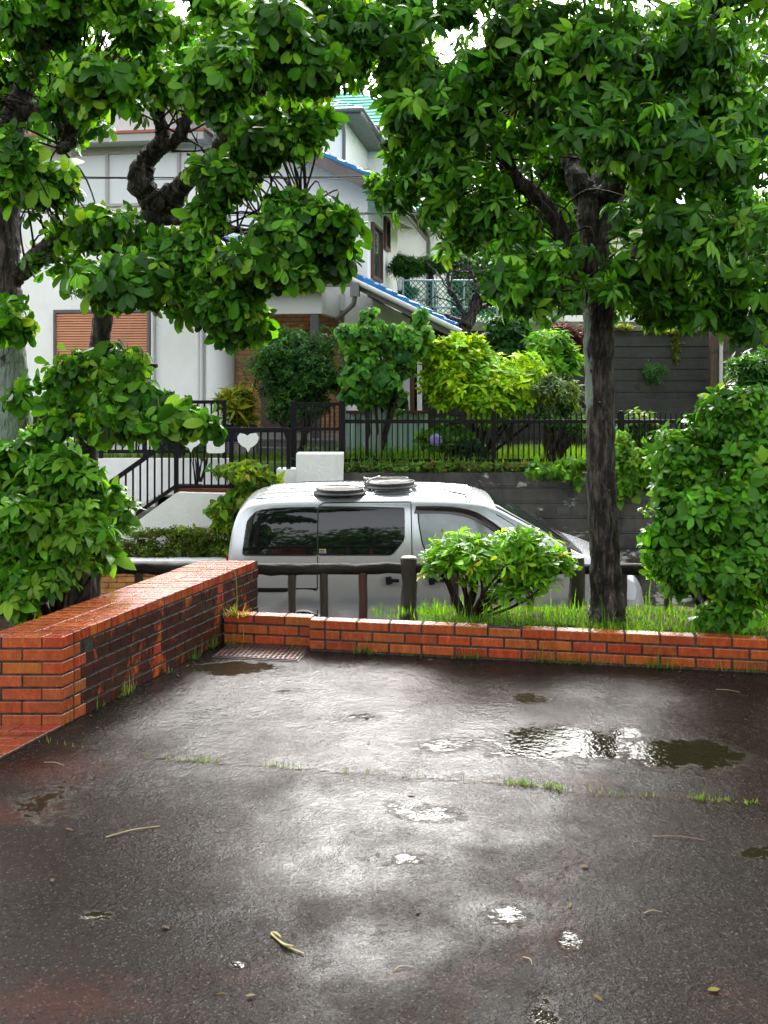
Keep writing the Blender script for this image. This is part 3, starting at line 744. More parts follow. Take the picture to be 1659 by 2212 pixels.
    for cs, _ in WH_:
        for sgn in (1, -1):
            yc = sgn * .735; b = MB(); c = vw(cs, yc + sgn * .06, .31); k = -sgn
            b.lathe(c, [(.19, 0), (.22, k * .01), (.285, k * .005), (.305, k * -.02), (.308, k * -.09), (.30, k * -.15)], 36, 'y'); wb = b.build('wheel', M_rubber, t)
            b = MB(); b.lathe(c, [(.0, k * -.03), (.05, k * -.01), (.07, k * -.03), (.15, k * -.04), (.19, k * -.005), (.205, k * .006), (.215, k * 0)], 36, 'y')
            for q in range(10):
                th = q * math.pi / 5; b.box((c[0] + .11 * math.cos(th), c[1] + k * -.02, c[2] + .11 * math.sin(th)), (.03, .02, .03))
            b.build('hubcap', M_steel, wb)
    # two round lids on the roof
    def lid(sx, y, r, tilt, lift, name):
        zr_ = float(np.interp(abs(y), v_curve(sx)[0][::-1], v_curve(sx)[1][::-1])) ; c = vw(sx, y, zr_ + lift)
        def rot(V):
            V = np.array(V); q = V - np.array(c); ca, sa = math.cos(tilt), math.sin(tilt)
            return np.stack([q[:, 0] * ca + q[:, 2] * sa, q[:, 1], -q[:, 0] * sa + q[:, 2] * ca], 1) + np.array(c)
        b = MB(); b.lathe(c, [(r * .93, .012), (r * .985, .036), (r, .032), (r, .010), (r * .97, .0), (r * 1.08, -.008), (r * 1.11, -.025), (r * .9, -.025)], 40); b.V = [rot(v) for v in b.V]; o_ = b.build(name, M_dgrey, t)
        b = MB(); b.lathe(c, [(.0001, .026), (r * .5, .025), (r * .93, .022), (r * .95, .032)], 40); b.V = [rot(v) for v in b.V]; b.build('lid_plate', mat('lid_plate_metal', (.16, .16, .155), .3, (.07, .066, .06), 9, metal=.6), o_)
        return o_, c
    lid(o(731), .50, .255, 0, .025, 'round_roof_lid')
    o2, c2 = lid(o(846), .30, .255, R(-2), .055, 'round_roof_lid')
    b = MB()
    for k in range(26):
        b.box((c2[0] - .02 + k * .013 - .15, c2[1] - .05, c2[2] + .085), (.0085, .03, .016))
    b.tube([(c2[0] - .20, c2[1] - .05, c2[2] + .075), (c2[0] + .18, c2[1] - .05, c2[2] + .078)], .008, 6)
    b.tube([(c2[0] - .30, c2[1], c2[2] + .07), (c2[0] - .20, c2[1], c2[2] + .055), (c2[0] - .14, c2[1] - .04, c2[2] + .08)], .010, 6)
    b.tube([(c2[0] - .28, c2[1] + .02, c2[2] + .00), (c2[0] - .24, c2[1], c2[2] + .05), (c2[0] - .12, c2[1] - .03, c2[2] + .09)], .013, 6)
    b.box((c2[0] - .27, c2[1], c2[2] - .02), (.05, .06, .09)); b.box((c2[0] + .2, c2[1] - .1, c2[2] - .01), (.06, .05, .05))
    b.build('hinge_bracket', M_steel, o2)
build_van()
def split_flanks(o, yl, far_parent=None):
    me = o.data; n = len(me.vertices); co = np.empty(n * 3, np.float32); me.vertices.foreach_get('co', co); co = co.reshape(-1, 3)
    side = co[:, 1] > yl
    for far in (True, False):
        V, loops, st, mi, sm = [], [], [], [], []; idx = -np.ones(n, int); idx[side == far] = np.arange((side == far).sum())
        for p in me.polygons:
            if side[p.vertices[0]] == far: st.append(len(loops)); loops += [idx[v] for v in p.vertices]; sm.append(p.use_smooth)
        m2 = mesh_np(o.name, co[side == far], loops, st, me.materials[0], np.array(sm))
        if far: fo = link(o.name, m2, far_parent or o.parent)
        else: o.data = m2
    for ch in list(o.children): split_flanks(ch, yl, fo)
for o_ in [o for o in C.objects if o.parent and o.parent.name == 'van' and o.name.split('.')[0] in ('sliding_door_window', 'rear_window', 'front_door_window', 'door_visor', 'door_gap', 'roof_gap', 'bonnet_gap', 'slide_rail', 'handle_cup', 'door_handle', 'headlight', 'tail_light', 'bumper', 'door_mirror')]:
    split_flanks(o_, 0.0)
# ------------------------------------------------------------------ far side of the road: walls, stairs, fences
M_white = mat('white_render', (.82, .82, .80), .7, (.76, .77, .74), 3, .5, 55, stretch=(1, 1, .6))
M_whiter = mat('rough_white_render', (.80, .80, .76), .75, (.70, .70, .60), 2.5, 1.3, 60, stretch=(1, 1, .5), lo=.5, hi=.8)
M_iron = mat('black_iron', (.008, .007, .008), .5, spec=.15)
def block_mat(name, c1, c2, c3, bw, bh, ox=0, oz=0):
    m = mat(name, c1, .6, c2, 2.2, .5, 45, stretch=(1, 1, .6)); n = m.node_tree; L = n.links; b = n.nodes['Principled BSDF']; src = b.inputs['Base Color'].links[0].from_socket
    tc = n.nodes.new('ShaderNodeTexCoord'); sp = n.nodes.new('ShaderNodeSeparateXYZ'); cb = n.nodes.new('ShaderNodeCombineXYZ'); L.new(tc.outputs['Object'], sp.inputs[0])
    ad = n.nodes.new('ShaderNodeMath'); ad.inputs[1].default_value = ox; L.new(sp.outputs[0], ad.inputs[0]); az = n.nodes.new('ShaderNodeMath'); az.inputs[1].default_value = oz; L.new(sp.outputs[2], az.inputs[0])
    L.new(ad.outputs[0], cb.inputs[0]); L.new(az.outputs[0], cb.inputs[1])
    bt = n.nodes.new('ShaderNodeTexBrick'); bt.inputs['Scale'].default_value = 1; bt.inputs['Brick Width'].default_value = bw; bt.inputs['Row Height'].default_value = bh; bt.inputs['Mortar Size'].default_value = .006; bt.inputs['Mortar Smooth'].default_value = .3
    bt.inputs['Color1'].default_value = (.82, .82, .82, 1); bt.inputs['Color2'].default_value = (1.18, 1.15, 1.12, 1); bt.inputs['Mortar'].default_value = (.2, .2, .2, 1); L.new(cb.outputs[0], bt.inputs['Vector'])
    mm = n.nodes.new('ShaderNodeMix'); mm.data_type = 'RGBA'; mm.blend_type = 'MULTIPLY'; mm.inputs[0].default_value = 1; L.new(src, mm.inputs[6]); L.new(bt.outputs['Color'], mm.inputs[7]); out = mm.outputs[2]
    if c3:                                                   # pale efflorescence / paint remnants
        mp = n.nodes.new('ShaderNodeMapping'); mp.inputs['Scale'].default_value = (1.6, 1, 3.2); L.new(tc.outputs['Object'], mp.inputs[0])
        nz = n.nodes.new('ShaderNodeTexNoise'); nz.inputs['Scale'].default_value = 1.3; nz.inputs['Detail'].default_value = 9; nz.inputs['Roughness'].default_value = .75; L.new(mp.outputs[0], nz.inputs['Vector'])
        gz = n.nodes.new('ShaderNodeMapRange'); gz.inputs['From Min'].default_value = c3[1]; gz.inputs['From Max'].default_value = c3[2]; gz.inputs['To Min'].default_value = .06; gz.inputs['To Max'].default_value = -.05; L.new(sp.outputs[2], gz.inputs[0])
        su = n.nodes.new('ShaderNodeMath'); L.new(nz.outputs['Fac'], su.inputs[0]); L.new(gz.outputs[0], su.inputs[1])
        mr = n.nodes.new('ShaderNodeMapRange'); mr.inputs['From Min'].default_value = .56; mr.inputs['From Max'].default_value = .64; L.new(su.outputs[0], mr.inputs[0])
        m3 = n.nodes.new('ShaderNodeMix'); m3.data_type = 'RGBA'; m3.inputs[7].default_value = (*c3[0], 1); L.new(out, m3.inputs[6]); L.new(mr.outputs[0], m3.inputs[0]); out = m3.outputs[2]
    L.new(out, b.inputs['Base Color']); return m
M_conc = block_mat('stained_concrete', (.016, .015, .014), (.085, .079, .068), ((.52, .51, .45), -.75, .45), 1.6, .205, 0, .04)
M_black_block = block_mat('dark_block', (.014, .0135, .014), (.030, .029, .028), None, .98, .2, .2, .01)
M_grey_block = block_mat('grey_block', (.12, .12, .12), (.2, .2, .19), None, .4, .2)

D1 = 13.5
def wall_box(name, x0, x1, y0, y1, z0, z1, m, label, cat='wall'):
    b = MB(); b.box(((x0 + x1) / 2, (y0 + y1) / 2, (z0 + z1) / 2), (x1 - x0, y1 - y0, z1 - z0)); return tag(b.build(name, m), label, cat)
X = lambda px, d: (px - CX) / F * d
Z = lambda py, d: EYE - (py - HY) / F * d
# concrete retaining wall behind the van: courses standing slightly proud of each other
def build_concrete_wall():
    b = MB(); x0, x1 = X(344, D1), 11.0; z = ZR - .1; k = 0; zt = Z(472, D1); rng = np.random.default_rng(4)
    while z < zt - .01:
        z1 = min(z + .205, zt); b.box(((x0 + x1) / 2, D1 + .09 + rng.normal(0, .004), (z + z1) / 2), (x1 - x0, .2, z1 - z - .008)); z = z1
    b.box(((x0 + x1) / 2, D1 + .11, (ZR - .1 + zt) / 2 - .01), (x1 - x0 - .01, .17, zt - ZR + .07))
    t = b.build('concrete_retaining_wall', M_conc); tag(t, 'dark stained concrete block retaining wall with pale peeling patches behind the van', 'retaining wall')
    v = MB(); v.box((X(563, D1), D1 - .012, Z(510, D1)), (.18, .03, .10)); v.build('drain_box', mat('drain_grey', (.05, .055, .055), .5), t)
    r2 = MB(); rng = np.random.default_rng(8)
    x = x0 + .02
    while x < 4:
        L_ = .21 * rng.choice([1, 1, 2]); r2.col = brick_col(rng) * .55; r2.chbox([(x, D1 + .13), (x + L_, D1 + .13), (x + L_, D1 + .24), (x, D1 + .24)], zt - .02, zt + .075, .006); x += L_ + .015 + (rng.random() < .2) * .4
    o = r2.build('brick_edging', M_brick, t, True)
build_concrete_wall()
wall_box('gate_pillar', X(297.5, D1), X(343.5, D1), D1 - .22, D1 + .16, ZR - .05, Z(454, D1 - .2), M_whiter, 'tall rough white rendered gate pillar behind the van roof', 'gate pillar')
wall_box('white_stub_wall', X(278, D1), X(297.3, D1), D1 - .19, D1 + .12, ZR - .05, Z(469.5, D1 - .2), M_whiter, 'short low white wall joined to the left of the gate pillar')
def build_stair_wall():
    d = 13.3; b = MB()
    b.prism([(X(40, d), d, ZR), (X(235, d), d, ZR), (X(235, d), d, Z(494.5, d)), (X(176, d), d, Z(493, d)), (X(100, d), d, Z(548, d)), (X(40, d), d, Z(560, d))][::-1], (0, .16, 0))
    t = b.build('stair_wall', M_whiter); tag(t, 'white rendered stair wall with sloping top above the clipped hedge', 'wall')
    b = MB()
    for k in range(7): b.box((X(176, d) - .15 - k * .28, d + .75, (Z(493, d) - .05 - k * .16 + ZR) / 2), (.28 - .004, 1.1, Z(493, d) - .05 - k * .16 - ZR))
    tag(b.build('stairs', mat('stair_concrete', (.25, .24, .22), .7, (.15, .14, .12), 6)), 'concrete garden stairs climbing behind the sloping white wall', 'stairs')
    b = MB(); b.box((X(205, d) + .1, d + .75, (Z(494, d) - .06 + ZR) / 2), (X(290, d) - X(176, d) + .1, 1.1, Z(494, d) - .06 - ZR)); tag(b.build('landing', mat('landing_concrete', (.22, .21, .19), .7)), kind='structure')
build_stair_wall()
def build_back_wall():
    d = 14.72; b = MB(); b.box(((X(-80, d) + X(233, d)) / 2, d, (ZR + Z(458.5, d)) / 2), (X(233, d) - X(-80, d), .18, Z(458.5, d) - ZR)); tag(b.build('white_garden_wall', M_white), 'long white rendered garden wall under the lawn beside the stairs', 'wall')
build_back_wall()
def build_planter():
    d = 12.75; t0 = MB(); t0.box(((X(-60, d) + X(290, d)) / 2, d + .05, (ZR + Z(563.5, d)) / 2), (X(290, d) - X(-60, d), .12, Z(563.5, d) - ZR))
    m = mat('yellow_brick_tile', (1, 1, 1), .5, (.6, .55, .5), 9, .3, 60, tint=True); t = t0.build('hedge_planter', mat('planter_core', (.12, .10, .08), .8)); tag(t, 'low planter wall of yellow brick tiles with a white cap under the hedge', 'planter')
    b = MB(); b.box(((X(-60, d) + X(290, d)) / 2, d + .02, Z(561.5, d)), (X(290, d) - X(-60, d) + .04, .24, .055)); b.build('cap', M_white, t)
    rng = np.random.default_rng(9); b = MB(); z = Z(564, d) - .02; r = 0
    while z > ZR + .02:
        x = X(-60, d) - (.11 if r % 2 else 0)
        while x < X(290, d): b.col = np.array([.50, .24, .06]) * math.exp(rng.normal(0, .16)); b.chbox([(x, d - .03), (x + .215, d - .03), (x + .215, d), (x, d)], z - .062, z, .003); x += .227
        z -= .072; r += 1
    b.build('brick_tiles', m, t, True)
build_planter()

def bars(b, x0, x1, y, z0, z1, pitch, w=.014, y1=None):
    n = max(1, int(round((x1 - x0) / pitch)))
    for i in range(1, n):
        f = i / n; b.box((x0 + (x1 - x0) * f, y + ((y1 - y) * f if y1 is not None else 0), (z0 + z1) / 2), (w, w, z1 - z0))
def build_iron_fence():
    d = 13.95; t = thing('iron_fence', (X(440, d), d, .5), 'long black iron garden fence with spiked bars on the concrete wall', 'fence')
    x0, x1 = X(345, d), X(760, d)
    b = MB(); bars(b, x0, x1, d, Z(461, d), Z(412.5, d), .0735, .018); b.build('baluster_panel', M_iron, t)
    b = MB(); b.box(((x0 + x1) / 2, d, Z(421.5, d)), (x1 - x0, .045, .05)); b.build('top_rail', M_iron, t)
    b = MB(); b.box(((x0 + x1) / 2, d, Z(460.5, d)), (x1 - x0, .04, .045)); b.build('bottom_rail', M_iron, t)
    for px in (367, 494, 621, 748):
        b = MB(); b.box((X(px, d), d, (Z(412, d) + .42) / 2), (.05, .05, Z(412, d) - .42)); b.box((X(px, d), d, Z(411.5, d)), (.062, .062, .02)); b.build('post', M_iron, t)
build_iron_fence()
def build_gate():
    d = 13.9; t = thing('iron_gate', (X(316, d), d, .4), 'tall black iron garden gate with narrow bars between fence and stair railing', 'gate')
    for px in (293.5, 342): 
        b = MB(); b.box((X(px, d), d, (Z(401, d) + .3) / 2), (.085, .085, Z(401, d) - .3)); b.build('post', M_iron, t)
    b = MB(); bars(b, X(297, d), X(339, d), d, Z(458, d), Z(402, d), .062, .024); b.build('baluster_panel', M_iron, t)
    for py in (404, 429, 455): b = MB(); b.box((X(317.5, d), d, Z(py, d)), (X(340, d) - X(296, d), .04, .045)); b.build('rail', M_iron, t)
    b = MB(); b.box((X(338, d), d - .05, Z(452, d)), (.10, .05, .035)); b.build('latch', M_iron, t)
build_gate()
def build_stair_railing():
    d = 13.38; t = thing('stair_railing', (X(177, d), d, .27), 'black stair railing with a level part and a part sloping down left', 'railing')
    x0, xm, x1 = X(118, d), X(176.3, d), X(289, d); zt, zb = Z(430, d), Z(486.5, d)
    sl = (Z(480, d) - Z(436, d)) / (X(114, d) - X(176.3, d))
    b = MB(); b.box(((xm + x1) / 2, d, zt), (x1 - xm, .05, .06)); b.build('handrail', M_iron, t)
    b = MB(); b.box(((xm + x1) / 2, d, zb), (x1 - xm, .035, .04)); b.build('bottom_rail', M_iron, t)
    zs = Z(436, d); zbs = zb + .01
    def slope(z, h, w, name):
        b = MB(); xa, xb = X(97, d), xm; za = z - (xb - xa) * sl * 1.0
        b.prism([(xa, d - w / 2, za - h / 2), (xb, d - w / 2, z - h / 2), (xb, d - w / 2, z + h / 2), (xa, d - w / 2, za + h / 2)], (0, w, 0)); b.build(name, M_iron, t)
    slope(zs, .075, .06, 'handrail'); slope(zbs, .06, .04, 'bottom_rail')
    b = MB(); bars(b, xm, x1, d, zb - .0, zt, .0965, .022); n = 11
    for i in range(1, n):
        x = xm - i * .0965; b.box((x, d, (zs + zbs) / 2 - (xm - x) * sl), (.022, .022, zs - zbs - .02))
    b.build('baluster_panel', M_iron, t)
    for px, z0, z1 in ((176.3, Z(493.5, d), Z(429.5, d)), (231.5, Z(494, d), zt), (288.6, .2, zt + .02)):
        b = MB(); b.box((X(px, d), d, (z0 + z1) / 2), (.055, .055, z1 - z0)); b.build('post', M_iron, t)
    # white plaques hanging on the rail
    M_pl = mat('white_plaque', (.80, .80, .78), .5)
    def plaque(px, kind, label):
        c = np.array([X(px, d), d - .05, Z(441.5, d)]); s = .145; b = MB()
        if kind == 'heart':
            pts = [(-1, .45), (-.75, .78), (-.35, .72), (-.05, .55), (.15, .72), (.75, .82), (1, .40), (.85, -.1), (.5, -.42), (.22, -.55), (.0, -1.0), (-.2, -.55), (-.55, -.40), (-.9, -.05)]
        else:
            pts = [(-.45, 1.0), (.4, 1.0), (.85, .55), (.85, -.95), (.6, -1.05), (-.6, -1.05), (-.8, -.95), (-.8, .55)]
        poly = [(c[0] + a * s, c[1], c[2] + e * s) for a, e in pts]
        b.prism(poly, (0, .018, 0)); o = b.build('plaque', M_pl); tag(o, label, 'plaque', 'plaques hanging on the stair railing')
        h = MB(); h.tube([(c[0], c[1] + .01, c[2] + s * .6), (c[0], c[1] + .01, Z(432, d)), (c[0], d, Z(430, d) + .035)], .006, 6); h.build('hook', M_iron, o)
    plaque(191.5, 'heart', 'white heart shaped plaque on the railing nearest the corner post')
    plaque(216, 'tag', 'white tag shaped plaque hanging between two hearts')
    plaque(248.5, 'heart', 'white heart shaped plaque below the blue planter')
build_stair_railing()
def build_terrace_railing():
    d = 14.75; t = thing('terrace_railing', (X(150, d), d, .6), 'black iron railing along the top of the long white garden wall', 'railing')
    x0, x1 = X(20, d), X(225, d)
    for py, nm in ((402, 'top_rail'), (451.5, 'bottom_rail')): b = MB(); b.box(((x0 + x1) / 2, d, Z(py, d)), (x1 - x0, .04, .05)); b.build(nm, M_iron, t)
    b = MB(); bars(b, x0, x1, d, Z(452, d), Z(402, d), .1, .022); b.build('baluster_panel', M_iron, t)
    for px in (20, 101, 145, 179, 224.5): b = MB(); b.box((X(px, d), d, (Z(400, d) + .5) / 2), (.05, .05, Z(400, d) - .5)); b.build('post', M_iron, t)
build_terrace_railing()

# dark block retaining wall of the upper terrace
def build_dark_wall():
    d = 18.5; t = thing('dark_block_wall', (X(660, d), d, g1), 'tall dark grey block retaining wall with straight courses behind the tree', 'retaining wall')
    b = MB(); rng = np.random.default_rng(14); z = g1 - .1; zt = Z(331, d); x0, x1 = X(418, d), 12
    while z < zt - .02:
        z1 = min(z + .2115, zt); b.box(((x0 + x1) / 2, d + rng.normal(0, .006), (z + z1) / 2), (x1 - x0, .2, z1 - z - .012)); z = z1
    b.box(((x0 + x1) / 2, d + .02, (g1 + zt) / 2 - .05), (x1 - x0 - .02, .17, zt - g1 - .02)); b.build('block_courses', M_black_block, t)
    b = MB(); b.box(((x0 + x1) / 2, d + .02, zt + .085), (x1 - x0, .26, .17)); b.build('coping', mat('mossy_coping', (.10, .10, .06), .8, (.22, .22, .15), 7, .6, 40), t)
    b = MB(); b.box(((X(570, d) + x1) / 2, d + .45, zt + .25), (x1 - X(570, d), .2, .12)); b.build('white_kerb', M_white, t)
    b = MB(); c = ((X(585, d) + x1) / 2, d - .2, Z(399, d) - .35); b.box(c, (x1 - X(585, d), .3, .7)); b.build('footing_step', M_black_block, t)
    b = MB(); b.tube([(X(636, d), d - .112, Z(386, d)), (X(636, d), d - .09, Z(386, d))], .045, 14); b.build('weep_hole', M_rubber, t)
build_dark_wall()
def build_poles():
    d = 17.9; t = thing('rusty_pole', (X(714, d), d, g1), 'brown steel pole in front of the dark block wall, left of the pair', 'pole', 'brown poles by the dark wall')
    M = mat('brown_steel', (.075, .04, .028), .5, (.04, .025, .02), 12)
    for k, (px, lab) in enumerate(((714, None), (725.5, 'brown steel pole beside the pale pipe, right of the pair'))):
        if k: t = thing('rusty_pole', (X(px, d), d, g1), lab, 'pole', 'brown poles by the dark wall')
        b = MB(); b.box((X(px, d), d, (g1 - .1 + 3.2) / 2), (.15, .08, 3.3 - g1)); b.build('shaft', M, t)
        b = MB(); b.box((X(px, d), d - .045, Z(351, d)), (.17, .02, .05)); b.build('clamp', M_dgrey, t)
    t = thing('drain_pipe', (X(719, d), d - .1, g1), 'pale grey upright pipe standing between two brown poles', 'pipe')
    b = MB(); b.tube([(X(718.3, d), d - .1, g1 - .05), (X(719.5, d), d - .1, Z(330, d))], .032, 10); b.build('shaft', mat('pale_pipe', (.42, .43, .44), .4), t)
    b = MB(); b.tube([(X(719.3, d), d - .1, Z(351, d)), (X(724, d), d - .1, Z(351, d))], .02, 8); b.build('bracket', M_dgrey, t)
build_poles()

# chain link fence on the upper terrace
def build_chain_fence():
    d = 19.2; t = thing('chain_link_fence', (X(460, d), d, 2.7), 'green chain link fence on the upper terrace right of the house', 'fence')
    M_wire = mat('green_wire', (.03, .17, .10), .4); M_rail = mat('pale_rail', (.22, .30, .26), .4)
    x0, x1, z0, z1 = X(402, d), X(560, d), Z(327, d), Z(280.5, d); b = MB(); s = .105; n = int((x1 - x0) / s)
    w = .0085
    for k in range(-10, n + 10):
        for sg in (1, -1):
            xa = x0 + k * s; H = z1 - z0; a0, a1 = 0.0, 1.0
            xb = xa + sg * H
            if xb == xa: continue
            ta, tb = sorted(((x0 - xa) / (xb - xa), (x1 - xa) / (xb - xa))); a0, a1 = max(0, ta), min(1, tb)
            if a1 - a0 < .05: continue
            p, q = np.array([xa + (xb - xa) * a0, d + sg * .004, z0 + H * a0]), np.array([xa + (xb - xa) * a1, d + sg * .004, z0 + H * a1])
            b.tube([p, q], w, 4, False, False)
    b.build('wire_mesh', M_wire, t)
    for z in (z1, (z0 + z1) / 2 - .07): b = MB(); b.tube([(x0, d, z), (x1, d, z)], .018, 8); b.build('rail', M_rail, t)
    for px in (403, 433, 464, 497, 530, 559): b = MB(); b.tube([(X(px, d), d, z0 - .1), (X(px, d), d, z1 + .03)], .022, 8); b.build('post', M_rail, t)
    b = MB(); b.box(((x0 + x1) / 2, d, z0 - .12), (x1 - x0, .2, .2)); b.build('footing', mat('mossy_concrete', (.14, .14, .10), .8, (.22, .24, .03), 3), t)
build_chain_fence()

# ------------------------------------------------------------------ houses
A1 = R(8.3)
def frame(O): 
    O = np.array(O, float)
    return lambda u, v, z: np.array([O[0] + u * math.cos(A1) + v * math.sin(A1), O[1] - u * math.sin(A1) + v * math.cos(A1), z])
def hb(b, H, u0, u1, v0, v1, z0, z1): b.hexa([H(u0, v0, z0), H(u1, v0, z0), H(u1, v1, z0), H(u0, v1, z0), H(u0, v0, z1), H(u1, v0, z1), H(u1, v1, z1), H(u0, v1, z1)])
def tiled(b, p0, eu, ev, nu, nv, wave=.0, lip=.02, sub=6):
    """tiled roof plane: courses run along eu, rows step up along ev"""
    p0, eu, ev = [np.array(k, float) for k in (p0, eu, ev)]; nrm = unit(np.cross(eu, ev)); 
    if nrm[2] < 0: nrm = -nrm
    for j in range(nv):
        f0, f1 = j / nv, (j + 1) / nv; us = np.linspace(0, 1, nu * sub + 1)
        h = np.array([wave * (abs(math.sin(math.pi * k / sub)) ** .7 if (k % sub) else 0) for k in range(nu * sub + 1)])
        top = p0 + eu * us[:, None] + ev * f1 + nrm * (h[:, None]); low = p0 + eu * us[:, None] + ev * f0 + nrm * (h[:, None] + lip); und = low - nrm * (lip + .005)
        b.grid(np.array([und, low, top]), False)
M_blue = mat('blue_glazed_tile', (.010, .13, .40), .5, (.02, .20, .46), 6, spec=.25)
M_fascia = mat('grey_brown_fascia', (.085, .072, .068), .5, (.12, .10, .095), 5)
M_soffit = mat('white_soffit', (.55, .56, .54), .7)
M_brown = mat('brown_frame', (.085, .03, .02), .45)
M_pane = mat('window_pane', (.05, .06, .06), .05, spec=.6)
M_blind = mat('white_blind', (.62, .66, .66), .5)
M_tile_wall = block_mat('brown_brick_tile', (.30, .135, .045), (.20, .08, .026), None, .24, .075)
M_gutter = mat('gutter_grey', (.13, .125, .125), .4)
def build_white_house():
    H = frame((-.295, 18.0, 0)); t = thing('white_house', H(-5, 2, g1), 'white rendered house with blue tiled roofs behind the left tree', 'house')
    s = .47; ue, ze, ur = .6, 5.04, -4.9; zr = ze + s * (ue - ur)
    b = MB(); zz = lambda u: ze + s * (ue - u) - .12 if u > ur else ze + s * (ue - 2 * ur + u) - .12
    uL = -10.4
    b.prism([H(uL, 0, .4), H(0, 0, .4), H(0, 0, zz(0)), H(ur, 0, zz(ur)), H(uL, 0, zz(uL))], H(0, 4.1, 0) - H(0, 0, 0)); b.build('wall', M_white, t)
    for sg, u_e, nm in ((1, ue, 'roof'), (-1, uL - .6, 'roof')):
        zE = ze if sg > 0 else ze + s * (ue - 2 * ur + u_e); v0, v1 = -.62, 4.7
        b = MB(); tiled(b, H(u_e, v0, zE + .06), H(u_e, v1, zE) - H(u_e, v0, zE), H(ur, v0, zr) - H(u_e, v0, zE), 20, 18, .035, .03); 
        dz = .05
        o = b.build(nm, M_blue, t)
        b = MB(); b.prism([H(u_e, v0 + .01, zE - .06), H(ur, v0 + .01, zr - .06), H(ur, v0 + .01, zr + .045), H(u_e, v0 + .01, zE + .045)], H(0, v1 - v0 - .02, 0) - H(0, 0, 0)); b.build('deck', M_soffit, o)
        b = MB(); b.prism([H(u_e, v0 - .03, zE - .21), H(ur, v0 - .03, zr - .21), H(ur, v0 - .03, zr + .03), H(u_e, v0 - .03, zE + .03)], H(0, .04, 0) - H(0, 0, 0)); b.build('fascia', M_fascia, o)
        b = MB(); n = 16
        for k in range(n):
            f0, f1 = k / n, (k + 1) / n; U = lambda f: u_e + (ur - u_e) * f; Zf = lambda f: zE + (zr - zE) * f
            b.prism([H(U(f0), v0 - .05, Zf(f0) + .03), H(U(f1), v0 - .05, Zf(f1) + .025), H(U(f1), v0 - .05, Zf(f1) + .075), H(U(f0), v0 - .05, Zf(f0) + .105)], H(0, .24, 0) - H(0, 0, 0))
        b.build('verge_tile', M_blue, o)
        b = MB(); g = u_e + sg * .06; b.tube([H(g, v0, zE - .05), H(g, v1, zE - .05)], .065, 10); b.build('gutter', M_gutter, t)
        b = MB(); hb(b, H, min(u_e, u_e - sg * .04), max(u_e, u_e - sg * .04), v0, v1, zE - .2, zE + .02); b.build('eave_board', M_fascia, o)
    b = MB(); b.tube([H(ur, -.66, zr + .1), H(ur, 4.7, zr + .1)], .11, 10); b.build('ridge', M_blue, t)
    # shutters of the ground floor
    def shutter(u0, u1, z0, z1, panels, name, m, v=-.03):
        f = MB(); 
        for (a, c, e, g) in ((u0 - .05, u1 + .05, z1, z1 + .06), (u0 - .05, u1 + .05, z0 - .05, z0), (u0 - .05, u0, z0, z1), (u1, u1 + .05, z0, z1)): hb(f, H, a, c, v - .05, v + .03, e, g)
        for k in range(1, panels): um = u0 + (u1 - u0) * k / panels; hb(f, H, um - .025, um + .025, v - .05, v + .03, z0, z1)
        w_ = f.build(name, M_fascia, t)
        for k in range(panels):
            a, c = u0 + (u1 - u0) * k / panels + .025 * (k > 0), u0 + (u1 - u0) * (k + 1) / panels - .025 * (k < panels - 1); b = MB(); z = z0 + .02
            while z < z1 - .02:
                b.hexa([H(a, v - .035, z), H(c, v - .035, z), H(c, v + .02, z), H(a, v + .02, z), H(a, v - .02, z + .036), H(c, v - .02, z + .036), H(c, v + .02, z + .036), H(a, v + .02, z + .036)]); z += .0475
            b.build('louvre', m, w_)
        return w_
    M_sh = mat('terracotta_shutter', (.55, .22, .10), .45, (.48, .19, .09), 3)
    shutter(-5.92, -4.12, 1.12, 3.0, 2, 'shuttered_window', M_sh); shutter(-6.95, -6.25, 5.05, 5.5, 1, 'shuttered_window', mat('pale_shutter', (.5, .33, .25), .5))
    def win(u0, u1, z0, z1, n, fm, pm, v=-.03, par=None):
        f = MB()
        for (a, c, e, g) in ((u0, u1, z1 - .05, z1), (u0, u1, z0, z0 + .05), (u0, u0 + .05, z0 + .05, z1 - .05), (u1 - .05, u1, z0 + .05, z1 - .05)): hb(f, H, a, c, v - .04, v + .04, e, g)
        for k in range(1, n): um = u0 + (u1 - u0) * k / n; hb(f, H, um - .03, um + .03, v - .045, v + .035, z0 + .05, z1 - .05)
        w_ = f.build('window', fm, t); p = MB(); hb(p, H, u0 + .04, u1 - .04, v - .005, v + .015, z0 + .04, z1 - .04); p.build('pane', pm, w_)
    win(-5.62, -3.5, 4.98, 6.0, 3, mat('grey_frame', (.35, .33, .31), .5), M_blind)
    b = MB(); hb(b, H, -7.4, -2.9, -.5, 0, 6.08, 6.22); c_ = b.build('canopy', mat('canopy_grey', (.38, .38, .36), .6), t); b = MB(); hb(b, H, -7.42, -2.88, -.53, -.0, 6.222, 6.27); b.build('canopy_edge', mat('red_edge', (.35, .10, .06), .6), c_)
    # windows in the flank (local v runs back)
    def side_win(v0, v1, z0, z1):
        f = MB()
        for (a, c, e, g) in ((v0, v1, z1 - .06, z1), (v0, v1, z0, z0 + .06), (v0, v0 + .06, z0 + .06, z1 - .06), (v1 - .06, v1, z0 + .06, z1 - .06)): hb(f, H, -.02, .06, a, c, e, g)
        w_ = f.build('window', M_brown, t); p = MB(); hb(p, H, -.01, .015, v0 + .05, v1 - .05, z0 + .05, z1 - .05); p.build('pane', M_pane, w_)
    side_win(.35, 1.55, 3.62, 4.65); side_win(1.95, 2.6, 4.35, 5.0)
